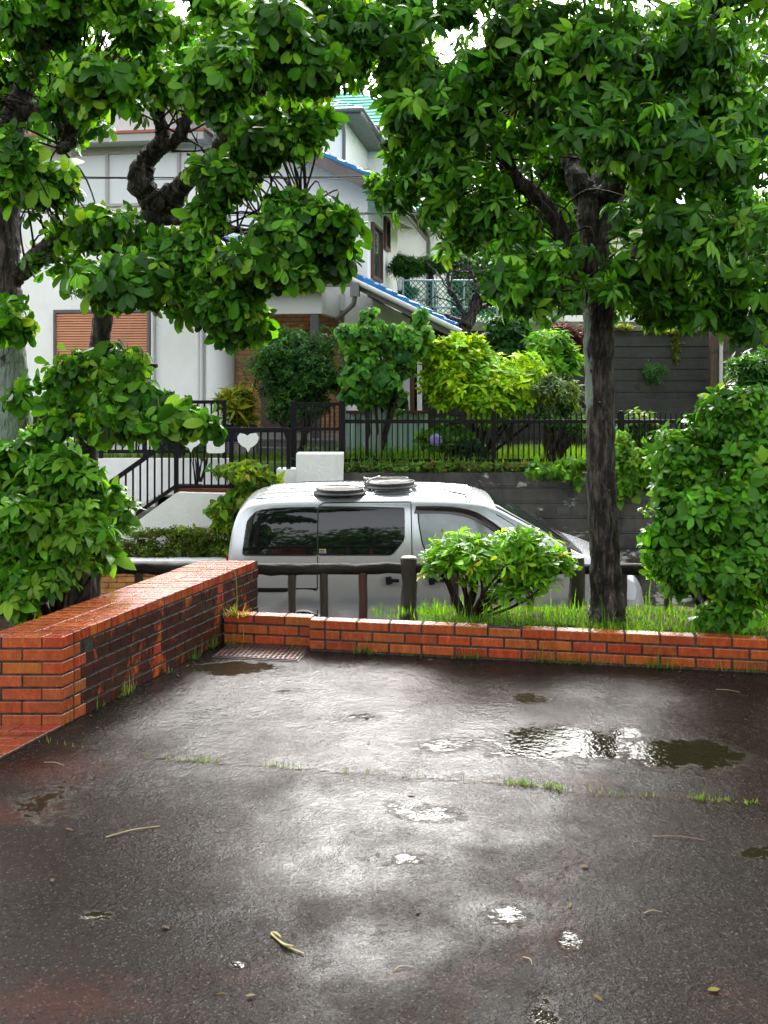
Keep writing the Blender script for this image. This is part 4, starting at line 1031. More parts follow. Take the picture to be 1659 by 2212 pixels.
    # ground floor: round corner column, drain pipes
    b = MB(); b.lathe(H(-2.72, -.05, 0), [(.26, .4), (.26, 3.2)], 28); b.build('round_corner', mat('column_render', (.66, .68, .68), .6), t)
    for u, z1 in ((-3.08, 4.2), (-3.14, 4.2), (-4.02, 3.0)): b = MB(); b.tube([H(u, -.06, .5), H(u, -.06, z1)], .035, 10); b.build('drain_pipe', mat('white_pipe', (.62, .63, .62), .4), t)
    # porch
    p = MB(); hb(p, H, -2.46, -.44, -.04, .0, .45, 3.0); p.build('brick_tile_cladding', M_tile_wall, t)
    b = MB(); hb(b, H, -1.95, -.50, -1.62, -1.42, 2.86, 3.27); hb(b, H, -.62, -.50, -1.415, .0, 2.86, 3.27); hb(b, H, -2.4, -1.955, -1.62, -1.42, 2.86, 3.27); b.build('porch_beam', M_soffit, t)
    b = MB(); hb(b, H, -.70, -.56, -1.60, -1.46, .45, 2.855); b.build('porch_post', mat('post_grey', (.06, .055, .055), .5), t)
    b = MB(); hb(b, H, -1.95, -1.05, -.09, -.045, .62, 2.65); d_ = b.build('door', mat('dark_door', (.030, .013, .010), .4), t)
    b = MB()
    for a in (-1.85, -1.45): hb(b, H, a, a + .3, -.105, -.092, .8, 1.5); hb(b, H, a, a + .3, -.105, -.092, 1.65, 2.45)
    b.build('door_panel', mat('door_panel', (.042, .02, .015), .4), d_)
    b = MB(); hb(b, H, -2.6, -.2, -1.9, -.12, .4, .80); hb(b, H, -2.4, -.4, -2.2, -1.905, .4, .68); b.build('porch_step', M_grey_block, t)
    b = MB(); z0p, z1p = 3.40, 4.30; tiled(b, H(-2.75, -2.0, z0p + .05), H(.05, 0, 0) - H(-2.75, 0, 0), H(-1.0, 0, z1p) - H(0, -2.0, z0p), 16, 9, .035, .03); pr = b.build('porch_roof', M_blue, t)
    b = MB(); b.prism([H(-2.75, -2.0, z0p - .09), H(-2.75, 0, z1p - .09), H(-2.75, 0, z1p + .03), H(-2.75, -2.0, z0p + .03)], H(-.9, 0, 0) - H(-2.75, 0, 0)); b.prism([H(-.9, -2.0, z0p - .09), H(.05, -2.0, z0p - .09), H(-.9, 0, z1p - .1)], (0, 0, .11)); b.build('porch_deck', M_fascia, pr)
    b = MB(); hb(b, H, -2.78, .08, -2.05, -2.005, z0p - .14, z0p + .045); b.build('eave_board', M_fascia, pr)
    # side lean-to roof falling to the right
    u0, u1, zA, zB, v0, v1 = .06, 1.72, 3.42, 2.58, -1.95, 2.2
    b = MB(); tiled(b, H(u1, v0, zB + .05), H(u1, v1, 0) - H(u1, v0, 0), H(u0, 0, zA) - H(u1, 0, zB), 16, 8, .035, .03); lr = b.build('lean_to_roof', M_blue, t)
    b = MB(); b.prism([H(u1, v0, zB - .16), H(u0, v0, zA - .16), H(u0, v0, zA + .035), H(u1, v0, zB + .035)][::-1], H(0, v1 - v0, 0) - H(0, 0, 0)); b.build('lean_to_deck', M_fascia, lr)
    b = MB(); n = 9
    for k in range(n):
        f0, f1 = k / n, (k + 1) / n; U = lambda f: u1 + (u0 - u1) * f; Zf = lambda f: zB + (zA - zB) * f
        b.prism([H(U(f0), v0 - .05, Zf(f0) + .02), H(U(f1), v0 - .05, Zf(f1) + .015), H(U(f1), v0 - .05, Zf(f1) + .075), H(U(f0), v0 - .05, Zf(f0) + .11)], H(0, .26, 0) - H(0, 0, 0))
    b.build('verge_tile', M_blue, lr)
    b = MB(); b.tube([H(u0, v0 - .09, zA - .04), H(u1 + .1, v0 - .09, zB - .05)], .045, 8); b.build('gutter', mat('pale_gutter', (.42, .43, .43), .4), lr)
    b = MB(); hb(b, H, .06, .2, v0 - .16, v0 - .03, 3.1, 3.32); b.tube([H(.13, v0 - .09, 3.12), H(.10, v0 - .07, 2.98), H(-.3, -1.3, 2.78), H(-.42, -.3, 2.68), H(-.42, -.12, 2.5), H(-.42, -.12, .5)], .04, 10); b.build('drain_pipe', M_gutter, t)
    b = MB(); b.prism([H(-.40, -.10, .4), H(.78, -.10, .4), H(.78, -.10, 2.85), H(-.40, -.10, 3.45)], H(0, 2.1, 0) - H(0, 0, 0)); b.build('lean_to_wall', M_white, t)
    win(.30, .62, 1.55, 2.2, 1, M_brown, M_pane, -.13)
    for u in (.84, .97): b = MB(); hb(b, H, u - .04, u + .04, -.3, -.22, .4, 2.5); b.build('lean_to_post', M_brown if u < .9 else M_white, t)
build_white_house()

M_teal = mat('teal_metal_roof', (.04, .25, .19), .75, (.07, .31, .25), 3, spec=.15)
def build_green_house():
    H = frame((X(441, 24), 24, 0)); t = thing('green_roofed_house', H(-2, 3, 2.7), 'tall white house with teal metal roofs standing uphill behind the blue roofed house', 'house')
    b = MB(); hb(b, H, -6, 0, 0, 3, 2.6, 5.45); b.build('wall', M_white, t)
    def roof(u0, u1, v0, v1, z, rise, name):
        o = .5; b = MB(); um, vm = min((u1 - u0) / 2, (v1 - v0) / 2), 0; k = min((u1 - u0), (v1 - v0)) / 2 + o
        e = [(u0 - o, v0 - o), (u1 + o, v0 - o), (u1 + o, v1 + o), (u0 - o, v1 + o)]; kk = k
        i = [(u0 - o + kk, v0 - o + kk), (u1 + o - kk, v0 - o + kk), (u1 + o - kk, v1 + o - kk), (u0 - o + kk, v1 + o - kk)]
        n = 11
        for s_ in range(4):
            a0, a1, c0, c1 = np.array(e[s_]), np.array(e[(s_ + 1) % 4]), np.array(i[s_]), np.array(i[(s_ + 1) % 4])
            for r in range(n):
                f0, f1 = r / n, (r + 1) / n; lo0, lo1, hi0, hi1 = a0 + (c0 - a0) * f0, a1 + (c1 - a1) * f0, a0 + (c0 - a0) * f1, a1 + (c1 - a1) * f1
                b.add([H(*lo0, z + rise * f0 - .004), H(*lo1, z + rise * f0 - .004), H(*lo1, z + rise * f0 + .03), H(*lo0, z + rise * f0 + .03), H(*hi1, z + rise * f1), H(*hi0, z + rise * f1)], [(0, 1, 2, 3), (3, 2, 4, 5)])
        o_ = b.build(name, M_teal, t)
        b = MB(); hb(b, H, u0 - o, u1 + o, v0 - o, v1 + o, z - .16, z - .006); b.build('eave_board', M_fascia, o_)
        b = MB(); b.tube([H(u0 - o, v0 - o - .06, z - .05), H(u1 + o + .06, v0 - o - .06, z - .05), H(u1 + o + .06, v1 + o, z - .05)], .06, 8); b.build('gutter', M_gutter, o_)
    roof(-6, 0, 0, 4.5, 5.5, 1.25, 'lower_roof')
    H2 = H; u2 = (X(347, 25.2) - X(441, 24)) / math.cos(A1) - .2
    b = MB(); hb(b, H, u2 - 6, u2, .9, 4.6, 2.6, 8.35); hb(b, H, u2 - 4, u2 + 1.35, 4.605, 9, 2.6, 8.9); b.build('upper_wall', M_white, t)
    roof(u2 - 6, u2, .9, 4.4, 8.4, 1.25, 'upper_roof'); roof(u2 - 4, u2 + 1.35, 4.9, 9, 8.95, 1.7, 'upper_roof')
    b = MB(); b.tube([H(u2 + .02, .4, 8.3), H(u2 + .0, .85, 7.9), H(u2 - .02, .86, 5.6)], .05, 8); b.build('drain_pipe', M_gutter, t)
    b = MB(); b.tube([H(u2 + 1.3, 4.4, 8.7), H(u2 + 1.3, 4.55, 5.6)], .05, 8); b.build('drain_pipe', M_gutter, t)
    f = MB(); hb(f, H, -1.35, -.95, -.05, .03, 3.5, 4.8); wn = f.build('window', mat('pale_frame', (.5, .52, .52), .4), t); p = MB(); hb(p, H, -1.31, -.99, -.06, .0, 3.55, 4.75); p.build('pane', mat('sky_pane', (.35, .45, .45), .1), wn)
    b = MB(); b.tube([H(-.3, -.55, 5.3), H(-.3, -.08, 5.0), H(-.3, -.08, 2.7)], .05, 8); b.build('drain_pipe', M_gutter, t)
build_green_house()
def build_siding_house():
    d = 30; t = thing('siding_house', (X(640, d), d, 2.7), 'cream house with horizontal siding half hidden behind the right tree', 'house')
    b = MB(); b.box((X(640, d), d + 3, 4.6), (X(720, d) - X(560, d), 6, 4.2)); b.build('core', M_white, t)
    b = MB(); z = 2.6; x0, x1 = X(560, d), X(720, d)
    while z < 6.6: b.hexa([(x0, d - .06, z), (x1, d - .06, z), (x1, d, z), (x0, d, z), (x0, d - .02, z + .19), (x1, d - .02, z + .19), (x1, d, z + .19), (x0, d, z + .19)]); z += .195
    b.build('siding', mat('cream_siding', (.62, .57, .47), .6), t)
    b = MB(); b.prism([(x0 - .6, d - .6, 6.6), (x1 + .6, d - .6, 6.6), (x1 + .6, d + 3, 7.9), (x0 - .6, d + 3, 7.9)], (0, 0, .15)); b.prism([(x0 - .6, d + 3, 7.9), (x1 + .6, d + 3, 7.9), (x1 + .6, d + 6.6, 6.6), (x0 - .6, d + 6.6, 6.6)], (0, 0, .15)); b.build('roof', mat('grey_roof', (.12, .12, .13), .5), t)
    f = MB(); f.box((X(690, d), d - .08, 4.6), (1.8, .1, 1.3)); wn = f.build('window', M_gutter, t); p = MB(); p.box((X(690, d), d - .135, 4.6), (1.65, .02, 1.15)); p.build('pane', M_pane, wn)
    d = 21; t = thing('small_shed', (X(748, d), d, 2.7), 'pale shed with a brown fascia at the right edge under the tree', 'shed')
    b = MB(); b.box((X(770, d), d + 1.5, 3.7), (X(830, d) - X(712, d), 3, 2.2)); b.build('wall', mat('shed_white', (.66, .66, .66), .6), t)
    b = MB(); b.box((X(770, d), d + 1.45, 4.87), (X(830, d) - X(712, d) + .3, 3.4, .12)); b.build('roof', mat('shed_brown', (.16, .09, .07), .5), t)
    b = MB()
    for px in (720, 730, 741): b.box((X(px, d), d - .15, 3.9), (.05, .05, 2))
    b.box((X(731, d), d - .15, 3.95), (X(745, d) - X(716, d), .04, .05)); b.build('trellis', M_brown, t)
build_siding_house()
def build_cables():
    for px0, py0, px1, py1, d, lab, sag in ((-200, 172, 1000, 152, 15.5, 'upper thin black cable crossing in front of the white house', .22), (-200, 205, 1000, 188, 15.2, 'lower thin black cable crossing in front of the white house', .25)):
        a, c = at(px0, py0, d), at(px1, py1, d + .6); P = [a + (c - a) * f + np.array([0, 0, -sag * 4 * f * (1 - f)]) for f in np.linspace(0, 1, 40)]
        b = MB(); b.tube(P, .013, 6); b.tube([p + np.array([0, .02, -.02 + .012 * math.sin(i * 2.1)]) for i, p in enumerate(P)], .007, 5); tag(b.build('overhead_cable', M_rubber), lab, 'cable', 'overhead cables')
build_cables()

# small things in the left garden
def build_garden_things():
    d = 17.1; t = thing('air_conditioner', (X(128, d), d, g1), 'white outdoor air conditioner unit with a round fan grille on the lawn', 'air conditioner'); zc = Z(432.5, d); xc = X(118.5, d)
    b = MB(); b.box((X(128, d), d + .16, zc - .02), (.82, .32, .58)); b.build('casing', mat('casing_white', (.68, .69, .68), .45), t)
    b = MB(); b.lathe((xc, d - .004, zc), [(.0001, 0), (.215, 0)], 36, 'y'); b.build('fan_opening', mat('fan_dark', (.055, .058, .06), .5), t)
    b = MB()
    for k in range(26):
        a = k * 2 * math.pi / 26; pts = [(xc + r * math.cos(a + r * 2.6), d - .018, zc + r * math.sin(a + r * 2.6)) for r in (.035, .09, .15, .215)]; b.tube(pts, .0035, 4, False)
    for r in (.06, .13, .215): b.tube([(xc + r * math.cos(a), d - .02, zc + r * math.sin(a)) for a in np.linspace(0, 6.2832, 32)], .005, 5, False)
    b.lathe((xc, d - .03, zc), [(.0001, 0), (.04, .0), (.042, .02)], 16, 'y'); b.build('fan_guard', mat('guard_grey', (.5, .51, .5), .4), t)
    d = 15.1; t = thing('garden_lamp', (X(138.5, d), d, g1), 'small black stake lamp on the lawn strip in front of the air conditioner', 'garden lamp'); c = np.array([X(138.5, d), d, 0])
    b = MB(); b.tube([c + (0, 0, .55), c + (0, 0, Z(446, d))], .012, 8); b.build('stake', M_iron, t)
    b = MB(); b.lathe(c + (0, 0, Z(446, d)), [(.02, 0), (.07, .12), (.0001, .12)], 14); b.build('lens', mat('lamp_lens', (.35, .36, .36), .15), t)
    b = MB(); b.lathe(c + (0, 0, Z(446, d) + .12), [(.0001, .0), (.095, .005), (.09, .03), (.05, .05), (.0001, .055)], 14); b.build('cap', M_iron, t)
    def pot(name, px, d, zb, r, h, m, label, cat='plant pot', rect=None):
        t = thing(name, (X(px, d), d, zb), label, cat); c = np.array([X(px, d), d, zb]); b = MB()
        if rect: 
            b.hexa([c + np.array(k) for k in ((-rect * .45, -r * .8, 0), (rect * .45, -r * .8, 0), (rect * .45, r * .8, 0), (-rect * .45, r * .8, 0), (-rect * .5, -r, h), (rect * .5, -r, h), (rect * .5, r, h), (-rect * .5, r, h))]); b.build('body', m, t)
            b = MB(); b.box(c + (0, 0, h - .012), (rect + .03, 2 * r + .03, .03)); b.build('rim', m, t); b = MB(); b.box(c + (0, 0, h + .004), (rect - .02, 2 * r - .02, .02)); b.build('soil_fill', M_soil, t)
        else:
            b.lathe(c, [(.0001, 0), (r * .7, 0), (r * .95, h * .85), (r * 1.05, h * .85), (r * 1.05, h), (r * .9, h), (r * .88, h * .9), (.0001, h * .9)], 20); b.build('body', m, t)
        return t
    M_terra = mat('terracotta', (.34, .10, .045), .6, (.25, .09, .05), 12); M_bluep = mat('dark_blue_pot', (.012, .022, .07), .25)
    zl = Z(494, 13.55) - .0
    pot('terracotta_planter', 189, 13.6, zl - .03, .09, .14, M_terra, 'terracotta trough on the stair landing near the corner post', rect=.34)
    pot('terracotta_planter', 224, 13.6, zl - .03, .09, .13, M_terra, 'long terracotta trough on the landing half behind the shrub', rect=.62)
    pot('blue_planter', 235, 15.6, g1 + .26, .17, .24, M_bluep, 'dark blue planter holding the yellow leaved plant by the porch', rect=.62)
    pot('blue_glazed_pot', 168, 15.6, g1, .2, .36, mat('blue_green_glaze', (.03, .10, .16), .2, (.08, .2, .22), 9), 'blue green glazed pot on the lawn behind the stair railing')
    pot('blue_glazed_pot', 177.5, 15.9, g1, .17, .42, mat('blue_glaze', (.015, .06, .16), .2), 'darker blue glazed pot standing beside the blue green one')
    b = MB(); b.box((X(235, 15.6), 15.6, g1 + .13), (.7, .4, .26)); tag(b.build('pot_stand', M_grey_block), 'grey block stand under the dark blue planter', 'stand')
    d = 16.2; b = MB(); rng = np.random.default_rng(2); x0, x1 = X(346, d), X(428, d); n = 40
    G = np.array([[(x0 + (x1 - x0) * i / n, d + .03 * math.sin(i * 1.3) + rng.normal(0, .01), z) for i in range(n + 1)] for z in (g1 - .05, 1.25)])
    b.grid(G, False); o = b.build('corrugated_screen', mat('pale_green_sheet', (.28, .42, .38), .5, (.42, .52, .48), 5, stretch=(1, 1, .15))); tag(o, 'pale green corrugated screen behind the iron fence', 'screen')
    b = MB(); b.box(((x0 + x1) / 2, d - .04, 1.25), (x1 - x0, .05, .05)); b.build('top_rail', M_brown, o)
build_garden_things()
# ------------------------------------------------------------------ trees
LM = leaf_mat('wet_leaf', .34, .38, .20); LMs = leaf_mat('soft_leaf', .5, .40, .12)
def bark_mat(name, c1, c2, lich, lo, hi):
    m = mat(name, c1, .62, c2, 30, 3.5, 44, spec=.25, stretch=(1, 1, .2), lo=.46, hi=.68); n = m.node_tree; L = n.links; b = n.nodes['Principled BSDF']; src = b.inputs['Base Color'].links[0].from_socket
    tc = n.nodes.new('ShaderNodeTexCoord'); nz = n.nodes.new('ShaderNodeTexNoise'); nz.inputs['Scale'].default_value = 7; nz.inputs['Detail'].default_value = 7; nz.inputs['Roughness'].default_value = .7
    mp = n.nodes.new('ShaderNodeMapping'); mp.inputs['Scale'].default_value = (1.2, 1.2, .55); L.new(tc.outputs['Object'], mp.inputs[0]); L.new(mp.outputs[0], nz.inputs['Vector'])
    at_ = n.nodes.new('ShaderNodeAttribute'); at_.attribute_name = 'tint'
    su = n.nodes.new('ShaderNodeMath'); L.new(nz.outputs['Fac'], su.inputs[0]); L.new(at_.outputs['Fac'], su.inputs[1])
    mr = n.nodes.new('ShaderNodeMapRange'); mr.inputs['From Min'].default_value = lo; mr.inputs['From Max'].default_value = hi; L.new(su.outputs[0], mr.inputs[0])
    vo = n.nodes.new('ShaderNodeTexVoronoi'); vo.inputs['Scale'].default_value = 30; vo.inputs['Randomness'].default_value = 1; L.new(tc.outputs['Object'], vo.inputs['Vector'])
    vr = n.nodes.new('ShaderNodeMapRange'); vr.inputs['From Min'].default_value = .16; vr.inputs['From Max'].default_value = .11; L.new(vo.outputs['Distance'], vr.inputs[0])
    sc = n.nodes.new('ShaderNodeSeparateColor'); L.new(vo.outputs['Color'], sc.inputs[0]); gt = n.nodes.new('ShaderNodeMath'); gt.operation = 'GREATER_THAN'; gt.inputs[1].default_value = .80; L.new(sc.outputs[0], gt.inputs[0])
    ml = n.nodes.new('ShaderNodeMath'); ml.operation = 'MULTIPLY'; L.new(vr.outputs[0], ml.inputs[0]); L.new(gt.outputs[0], ml.inputs[1])
    mx_ = n.nodes.new('ShaderNodeMath'); mx_.operation = 'MAXIMUM'; L.new(mr.outputs[0], mx_.inputs[0]); L.new(ml.outputs[0], mx_.inputs[1])
    mx = n.nodes.new('ShaderNodeMix'); mx.data_type = 'RGBA'; mx.inputs[7].default_value = (*lich, 1); L.new(src, mx.inputs[6]); L.new(mx_.outputs[0], mx.inputs[0]); L.new(mx.outputs[2], b.inputs['Base Color']); return m
M_bark = bark_mat('dark_wet_bark', (.010, .008, .006), (.10, .080, .064), (.20, .25, .20), .74, .80)
M_twig = mat('twig', (.016, .012, .009), .8, (.035, .025, .018), 30, spec=.15)
def tree(name, label, base, limbs, blobs, n, leaf, seed, twig_frac=.25, extra=None, lichen=None, group=None):
    """limbs: lists of (overview x, y, depth, radius); the first one is the trunk"""
    rng = np.random.default_rng(seed); t = thing(name, base, label, 'tree', group); pts = []
    for i, l in enumerate(limbs):
        P = np.array([av(x, y, d) for x, y, d, r in l]); r = np.array([q[3] for q in l])
        if i == 0: b = MB()
        Pd, rd = catmull(P, r, 12)
        Pd = Pd + rng.normal(0, .05, Pd.shape) * rd[:, None] * (0 if i == 0 else 1)
        Pd[0] = P[0]
        kn = rng.normal(0, .11 if i else .03, len(rd) // 4 + 3); rd = rd * (1 + np.interp(np.arange(len(rd)) / 4, np.arange(len(kn)), kn)); Pd = Pd + np.stack([np.interp(np.arange(len(rd)) / 5, np.arange(len(rd) // 5 + 3), rng.normal(0, .14 if i else .02, len(rd) // 5 + 3)) for _ in range(3)], 1) * rd[:, None]
        rd = rd * (1 + rng.normal(0,   .022 if i == 0 else .05, len(rd)))
        b = MB(); b.col = (-.0, 0, 0)
        if lichen and i == 0: b.col = (1, 1, 1)
        sides = 32 if i == 0 else 18
        b.tube(Pd, rd, sides, True, True, .022 if i == 0 else .04, rng)
        if i == 0 and lichen:
            Vv = b.V[0]; col = np.zeros((len(Vv), 3)); cz = np.repeat(Pd, sides, 0); side = (Vv - cz) / np.repeat(rd, sides)[:, None]
            col[:] = np.array([lichen(v, s_) for v, s_ in zip(Vv, side)])[:, None]; b.T[0] = col
        o = b.build('trunk' if i == 0 else 'limb', M_bark, t, True)
        if i > 0: pts.append(Pd[2:])
    pts = np.concatenate(pts)
    c, u = blob_pts(rng, blobs, n)
    shoot = unit(u * np.array([.75, .75, .45]) + rng.normal(0, .35, u.shape) + np.array([0, -.12, .35]))
    D = leaf(rng, c, shoot)
    leaves('crown', D, LM, t, leaf.shape, .32, .22)
    b = MB(); k = rng.random(n) < twig_frac
    for p, s_ in zip(c[k], shoot[k]):
        q = pts[np.argmin(((pts - p - rng.normal(0, .3, 3) + (0, 0, .15)) ** 2).sum(1) + rng.random(len(pts)) * .1)]; m = (p + q) / 2 + rng.normal(0, .07, 3) + np.array([0, 0, .06])
        dist = np.linalg.norm(p - q)
        if dist > .78 or p[2] < 2.45: continue
        if dist > 1.5: q = p + (q - p) * 1.0 / dist; m = (p + q) / 2
        P, r = catmull(np.array([q, m, p - s_ * .03]), np.array([.0085, .006, .003]), 4); b.tube(P, r, 4, False, True)
    if extra: extra(b, rng)
    b.build('twigs', M_twig, t)
    return t
OLD, MID, BRI = (.024, .088, .008), (.058, .19, .010), (.115, .31, .016)
def leaf_right(rng, c, s): return rosettes(rng, c, s, 8, .088, .37, -.55, .25, .55, [OLD, MID, BRI], [4, 4, 1.5], ([(.13, .33, .028), (.17, .38, .035)], .14), .03)
leaf_right.shape = 'elliptic'
def leaf_left(rng, c, s): return rosettes(rng, c, s, 7, .089, .50, -.45, .35, .45, [OLD, MID, BRI], [4, 5, 2], ([(.17, .37, .025), (.22, .42, .03)], .13), .035)
leaf_left.shape = 'obovate'

def right_tree():
    d = 6.97
    limbs = [[(1312, 1345, d, .15), (1311, 1300, d, .118), (1306, 1200, d, .103), (1300, 1050, d, .100), (1296, 900, d, .098), (1294, 780, d, .099), (1292, 690, d, .102), (1290, 600, d, .095), (1284, 520, d, .098), (1280, 470, d, .115), (1280, 430, d + .02, .085)],
             [(1285, 640, d, .07), (1230, 540, d - .05, .065), (1180, 450, d - .15, .058), (1120, 385, d - .25, .05), (1085, 330, d - .35, .035), (1040, 250, d - .4, .02)],
             [(1280, 450, d, .09), (1240, 380, d + .1, .075), (1225, 330, d + .2, .06), (1190, 260, d + .3, .05), (1175, 200, d + .3, .055), (1160, 120, d + .3, .03), (1120, 20, d + .3, .02)],
             [(1282, 450, d, .085), (1330, 395, d - .1, .075), (1385, 355, d - .2, .07), (1392, 300, d - .25, .05), (1430, 200, d - .3, .035), (1500, 90, d - .2, .03), (1560, 10, d - .2, .02)],
             [(1284, 500, d, .06), (1345, 440, d + .4, .05), (1440, 350, d + .7, .05), (1560, 300, d + .8, .05), (1640, 270, d + .9, .035), (1720, 180, d + .9, .02)],
             [(1290, 610, d, .05), (1350, 560, d + .2, .045), (1430, 520, d + .4, .035), (1520, 490, d + .5, .02)],
             [(1275, 460, d, .05), (1300, 330, d + .3, .03), (1310, 200, d + .5, .025), (1290, 60, d + .6, .018)]]
    bl = [(850, 90, 130, 110, 6.7), (1000, 190, 150, 130, 6.5), (1180, 60, 200, 110, 6.3), (1290, 150, 170, 140, 6.1, 1.1), (1480, 110, 180, 150, 6.4), (1610, 290, 110, 190, 6.5, 1.1), (1450, 320, 160, 100, 6.1), (900, 260, 110, 100, 6.8), (985, 385, 130, 95, 6.6), (860, 375, 70, 75, 7.0, .8),
          (1000, 500, 70, 55, 6.9, .9), (1140, 575, 150, 80, 6.4), (1085, 470, 90, 80, 6.7, .9), (1470, 480, 170, 90, 6.2, 1.1), (1370, 600, 120, 70, 6.5, .9), (1540, 610, 150, 90, 6.5), (1170, 650, 80, 45, 6.5), (1450, 665, 120, 45, 6.9), (1630, 690, 90, 50, 6.6), (1140, 270, 120, 90, 6.5, .7), (1300, 270, 110, 60, 6.0, .6),
          (1250, 330, 190, 130, 8.0, .8), (1480, 250, 220, 200, 8.0, .8), (1000, 300, 170, 160, 7.9, .7), (1560, 520, 150, 130, 7.9, .9), (1130, 600, 110, 60, 7.6, .7),
          (1280, -160, 330, 150, 6.8, .8), (1600, -120, 200, 200, 6.8, .8), (1000, -60, 130, 90, 6.9, .6), (1800, 250, 130, 350, 6.9, .7), (1330, 650, 60, 40, 7.2, .8), (1330, 250, 300, 210, 8.7, .8), (1560, 480, 190, 130, 8.8, .9), (1190, 480, 140, 110, 8.5, .8), (1050, 250, 150, 150, 8.6, .7), (960, 15, 90, 40, 6.8), (850, 5, 70, 40, 6.8), (1860, 350, 200, 330, 8.0, .7), (1300, -250, 350, 160, 5.6, .5), (1450, 100, 250, 160, 9.4, .6)]
    def lichen(v, s):                                       # a pale green streak down the left side of the trunk under the crown
        z = v[2]; side = max(0, -s[0]) ** 2 * .8 + .15 * max(0, -s[1])
        return float(np.clip((z - 1.25) / .5, 0, 1) * np.clip((2.55 - z) / .25, 0, 1) * np.clip(side * 1.3, 0, 1) * .44 - .06)
    tree('broadleaf_tree', 'straight dark trunked broadleaf tree on the right with pointed drooping leaves', av(1311, 1320, d), limbs, bl, 8800, leaf_right, 41, .12, None, lichen)
right_tree()
def left_tree():
    d = 7.1
    limbs = [[(5, 1500, d, .2), (15, 1200, d, .175), (18, 1000, d, .165), (16, 850, d, .15), (12, 720, d, .135), (6, 600, d, .12), (8, 500, d, .11), (14, 400, d, .10), (22, 300, d, .10), (32, 250, d, .085), (60, 170, d, .07), (78, 95, d - .05, .09)],
             [(20, 620, d, .06), (70, 560, d - .1, .055), (125, 514, d - .2, .052), (165, 510, d - .25, .045), (205, 528, d - .3, .045), (245, 545, d - .3, .03)],
             [(78, 100, d - .05, .07), (55, 40, d, .04), (45, -40, d, .03)], [(78, 100, d, .06), (100, 30, d - .1, .03), (120, -60, d - .1, .02)], [(80, 110, d, .05), (150, 60, d + .1, .022), (210, -10, d + .1, .016)],
             [(40, 250, d, .06), (100, 235, d - .2, .05), (140, 270, d - .3, .06), (150, 305, d - .3, .06), (125, 320, d - .3, .035)],
             [(140, 275, d - .3, .045), (165, 230, d - .3, .035), (185, 190, d - .25, .025)]]
    bl = [(40, 60, 60, 70, 6.9, .7), (140, 60, 70, 50, 7.1, .8), (70, 140, 60, 40, 6.9, .7), (250, 20, 70, 40, 6.8, .8), (300, 230, 50, 40, 6.9, .5), (195, 175, 105, 65, 6.2), (330, 60, 110, 60, 6.6, .8), (150, 215, 70, 40, 6.7, .6), (470, 160, 110, 95, 6.0, 1.2), (560, 60, 130, 75, 6.3, .9), (640, 130, 120, 95, 6.4), (90, 400, 100, 45, 6.7, .9), (30, 330, 50, 60, 6.4, .8), (200, 480, 150, 45, 6.8, .9), (110, 560, 90, 30, 7.0, .4),
          (250, 605, 170, 50, 6.3, 1.2), (380, 650, 60, 40, 6.5, .5), (730, 70, 100, 90, 6.7), (690, 0, 90, 40, 6.7), (770, 40, 60, 60, 6.8), (760, 130, 50, 50, 6.9, .8), (300, -5, 90, 30, 6.7), (150, 0, 90, 40, 6.8), (480, 10, 100, 40, 6.6), (300, 150, 70, 50, 7.2, .7), (20, 150, 60, 90, 7.3, .6), (20, 690, 60, 50, 6.6, .5), (40, 850, 40, 30, 6.6, .3), (20, 20, 60, 40, 6.3, .7),
          (100, -130, 240, 110, 6.6, .6), (420, -110, 200, 90, 6.6, .5), (-200, 200, 180, 300, 6.8, .5), (120, 180, 200, 130, 8.5, .5), (330, 120, 180, 110, 8.6, .5), (-200, 200, 200, 350, 8.5, .5)]
    def lichen(v, s):
        z = v[2]; return .34 if z < 2.1 else .34 * float(np.clip(1 - (z - 2.1) / .55, 0, 1)) + (.06 if s[0] > .3 else 0) - .03
    def ex(b, rng):
        for k in range(14):                                 # long bare shoots
            x, y = rng.uniform(60, 330), rng.uniform(20, 260); p = av(x, y, rng.uniform(6.6, 7.3)); q = p + np.array([rng.normal(0, .25), rng.normal(0, .1), rng.uniform(.2, .5)]); b.tube(catmull(np.array([p, (p + q) / 2 + rng.normal(0, .06, 3), q]), np.array([.009, .007, .003]), 4)[0], .006, 4, False)
    tree('broadleaf_tree', 'leaning pale lichen trunk at the far left edge carrying round leaved branches', av(12, 1250, d), limbs, bl, 4100, leaf_left, 42, .13, ex, lichen)
left_tree()
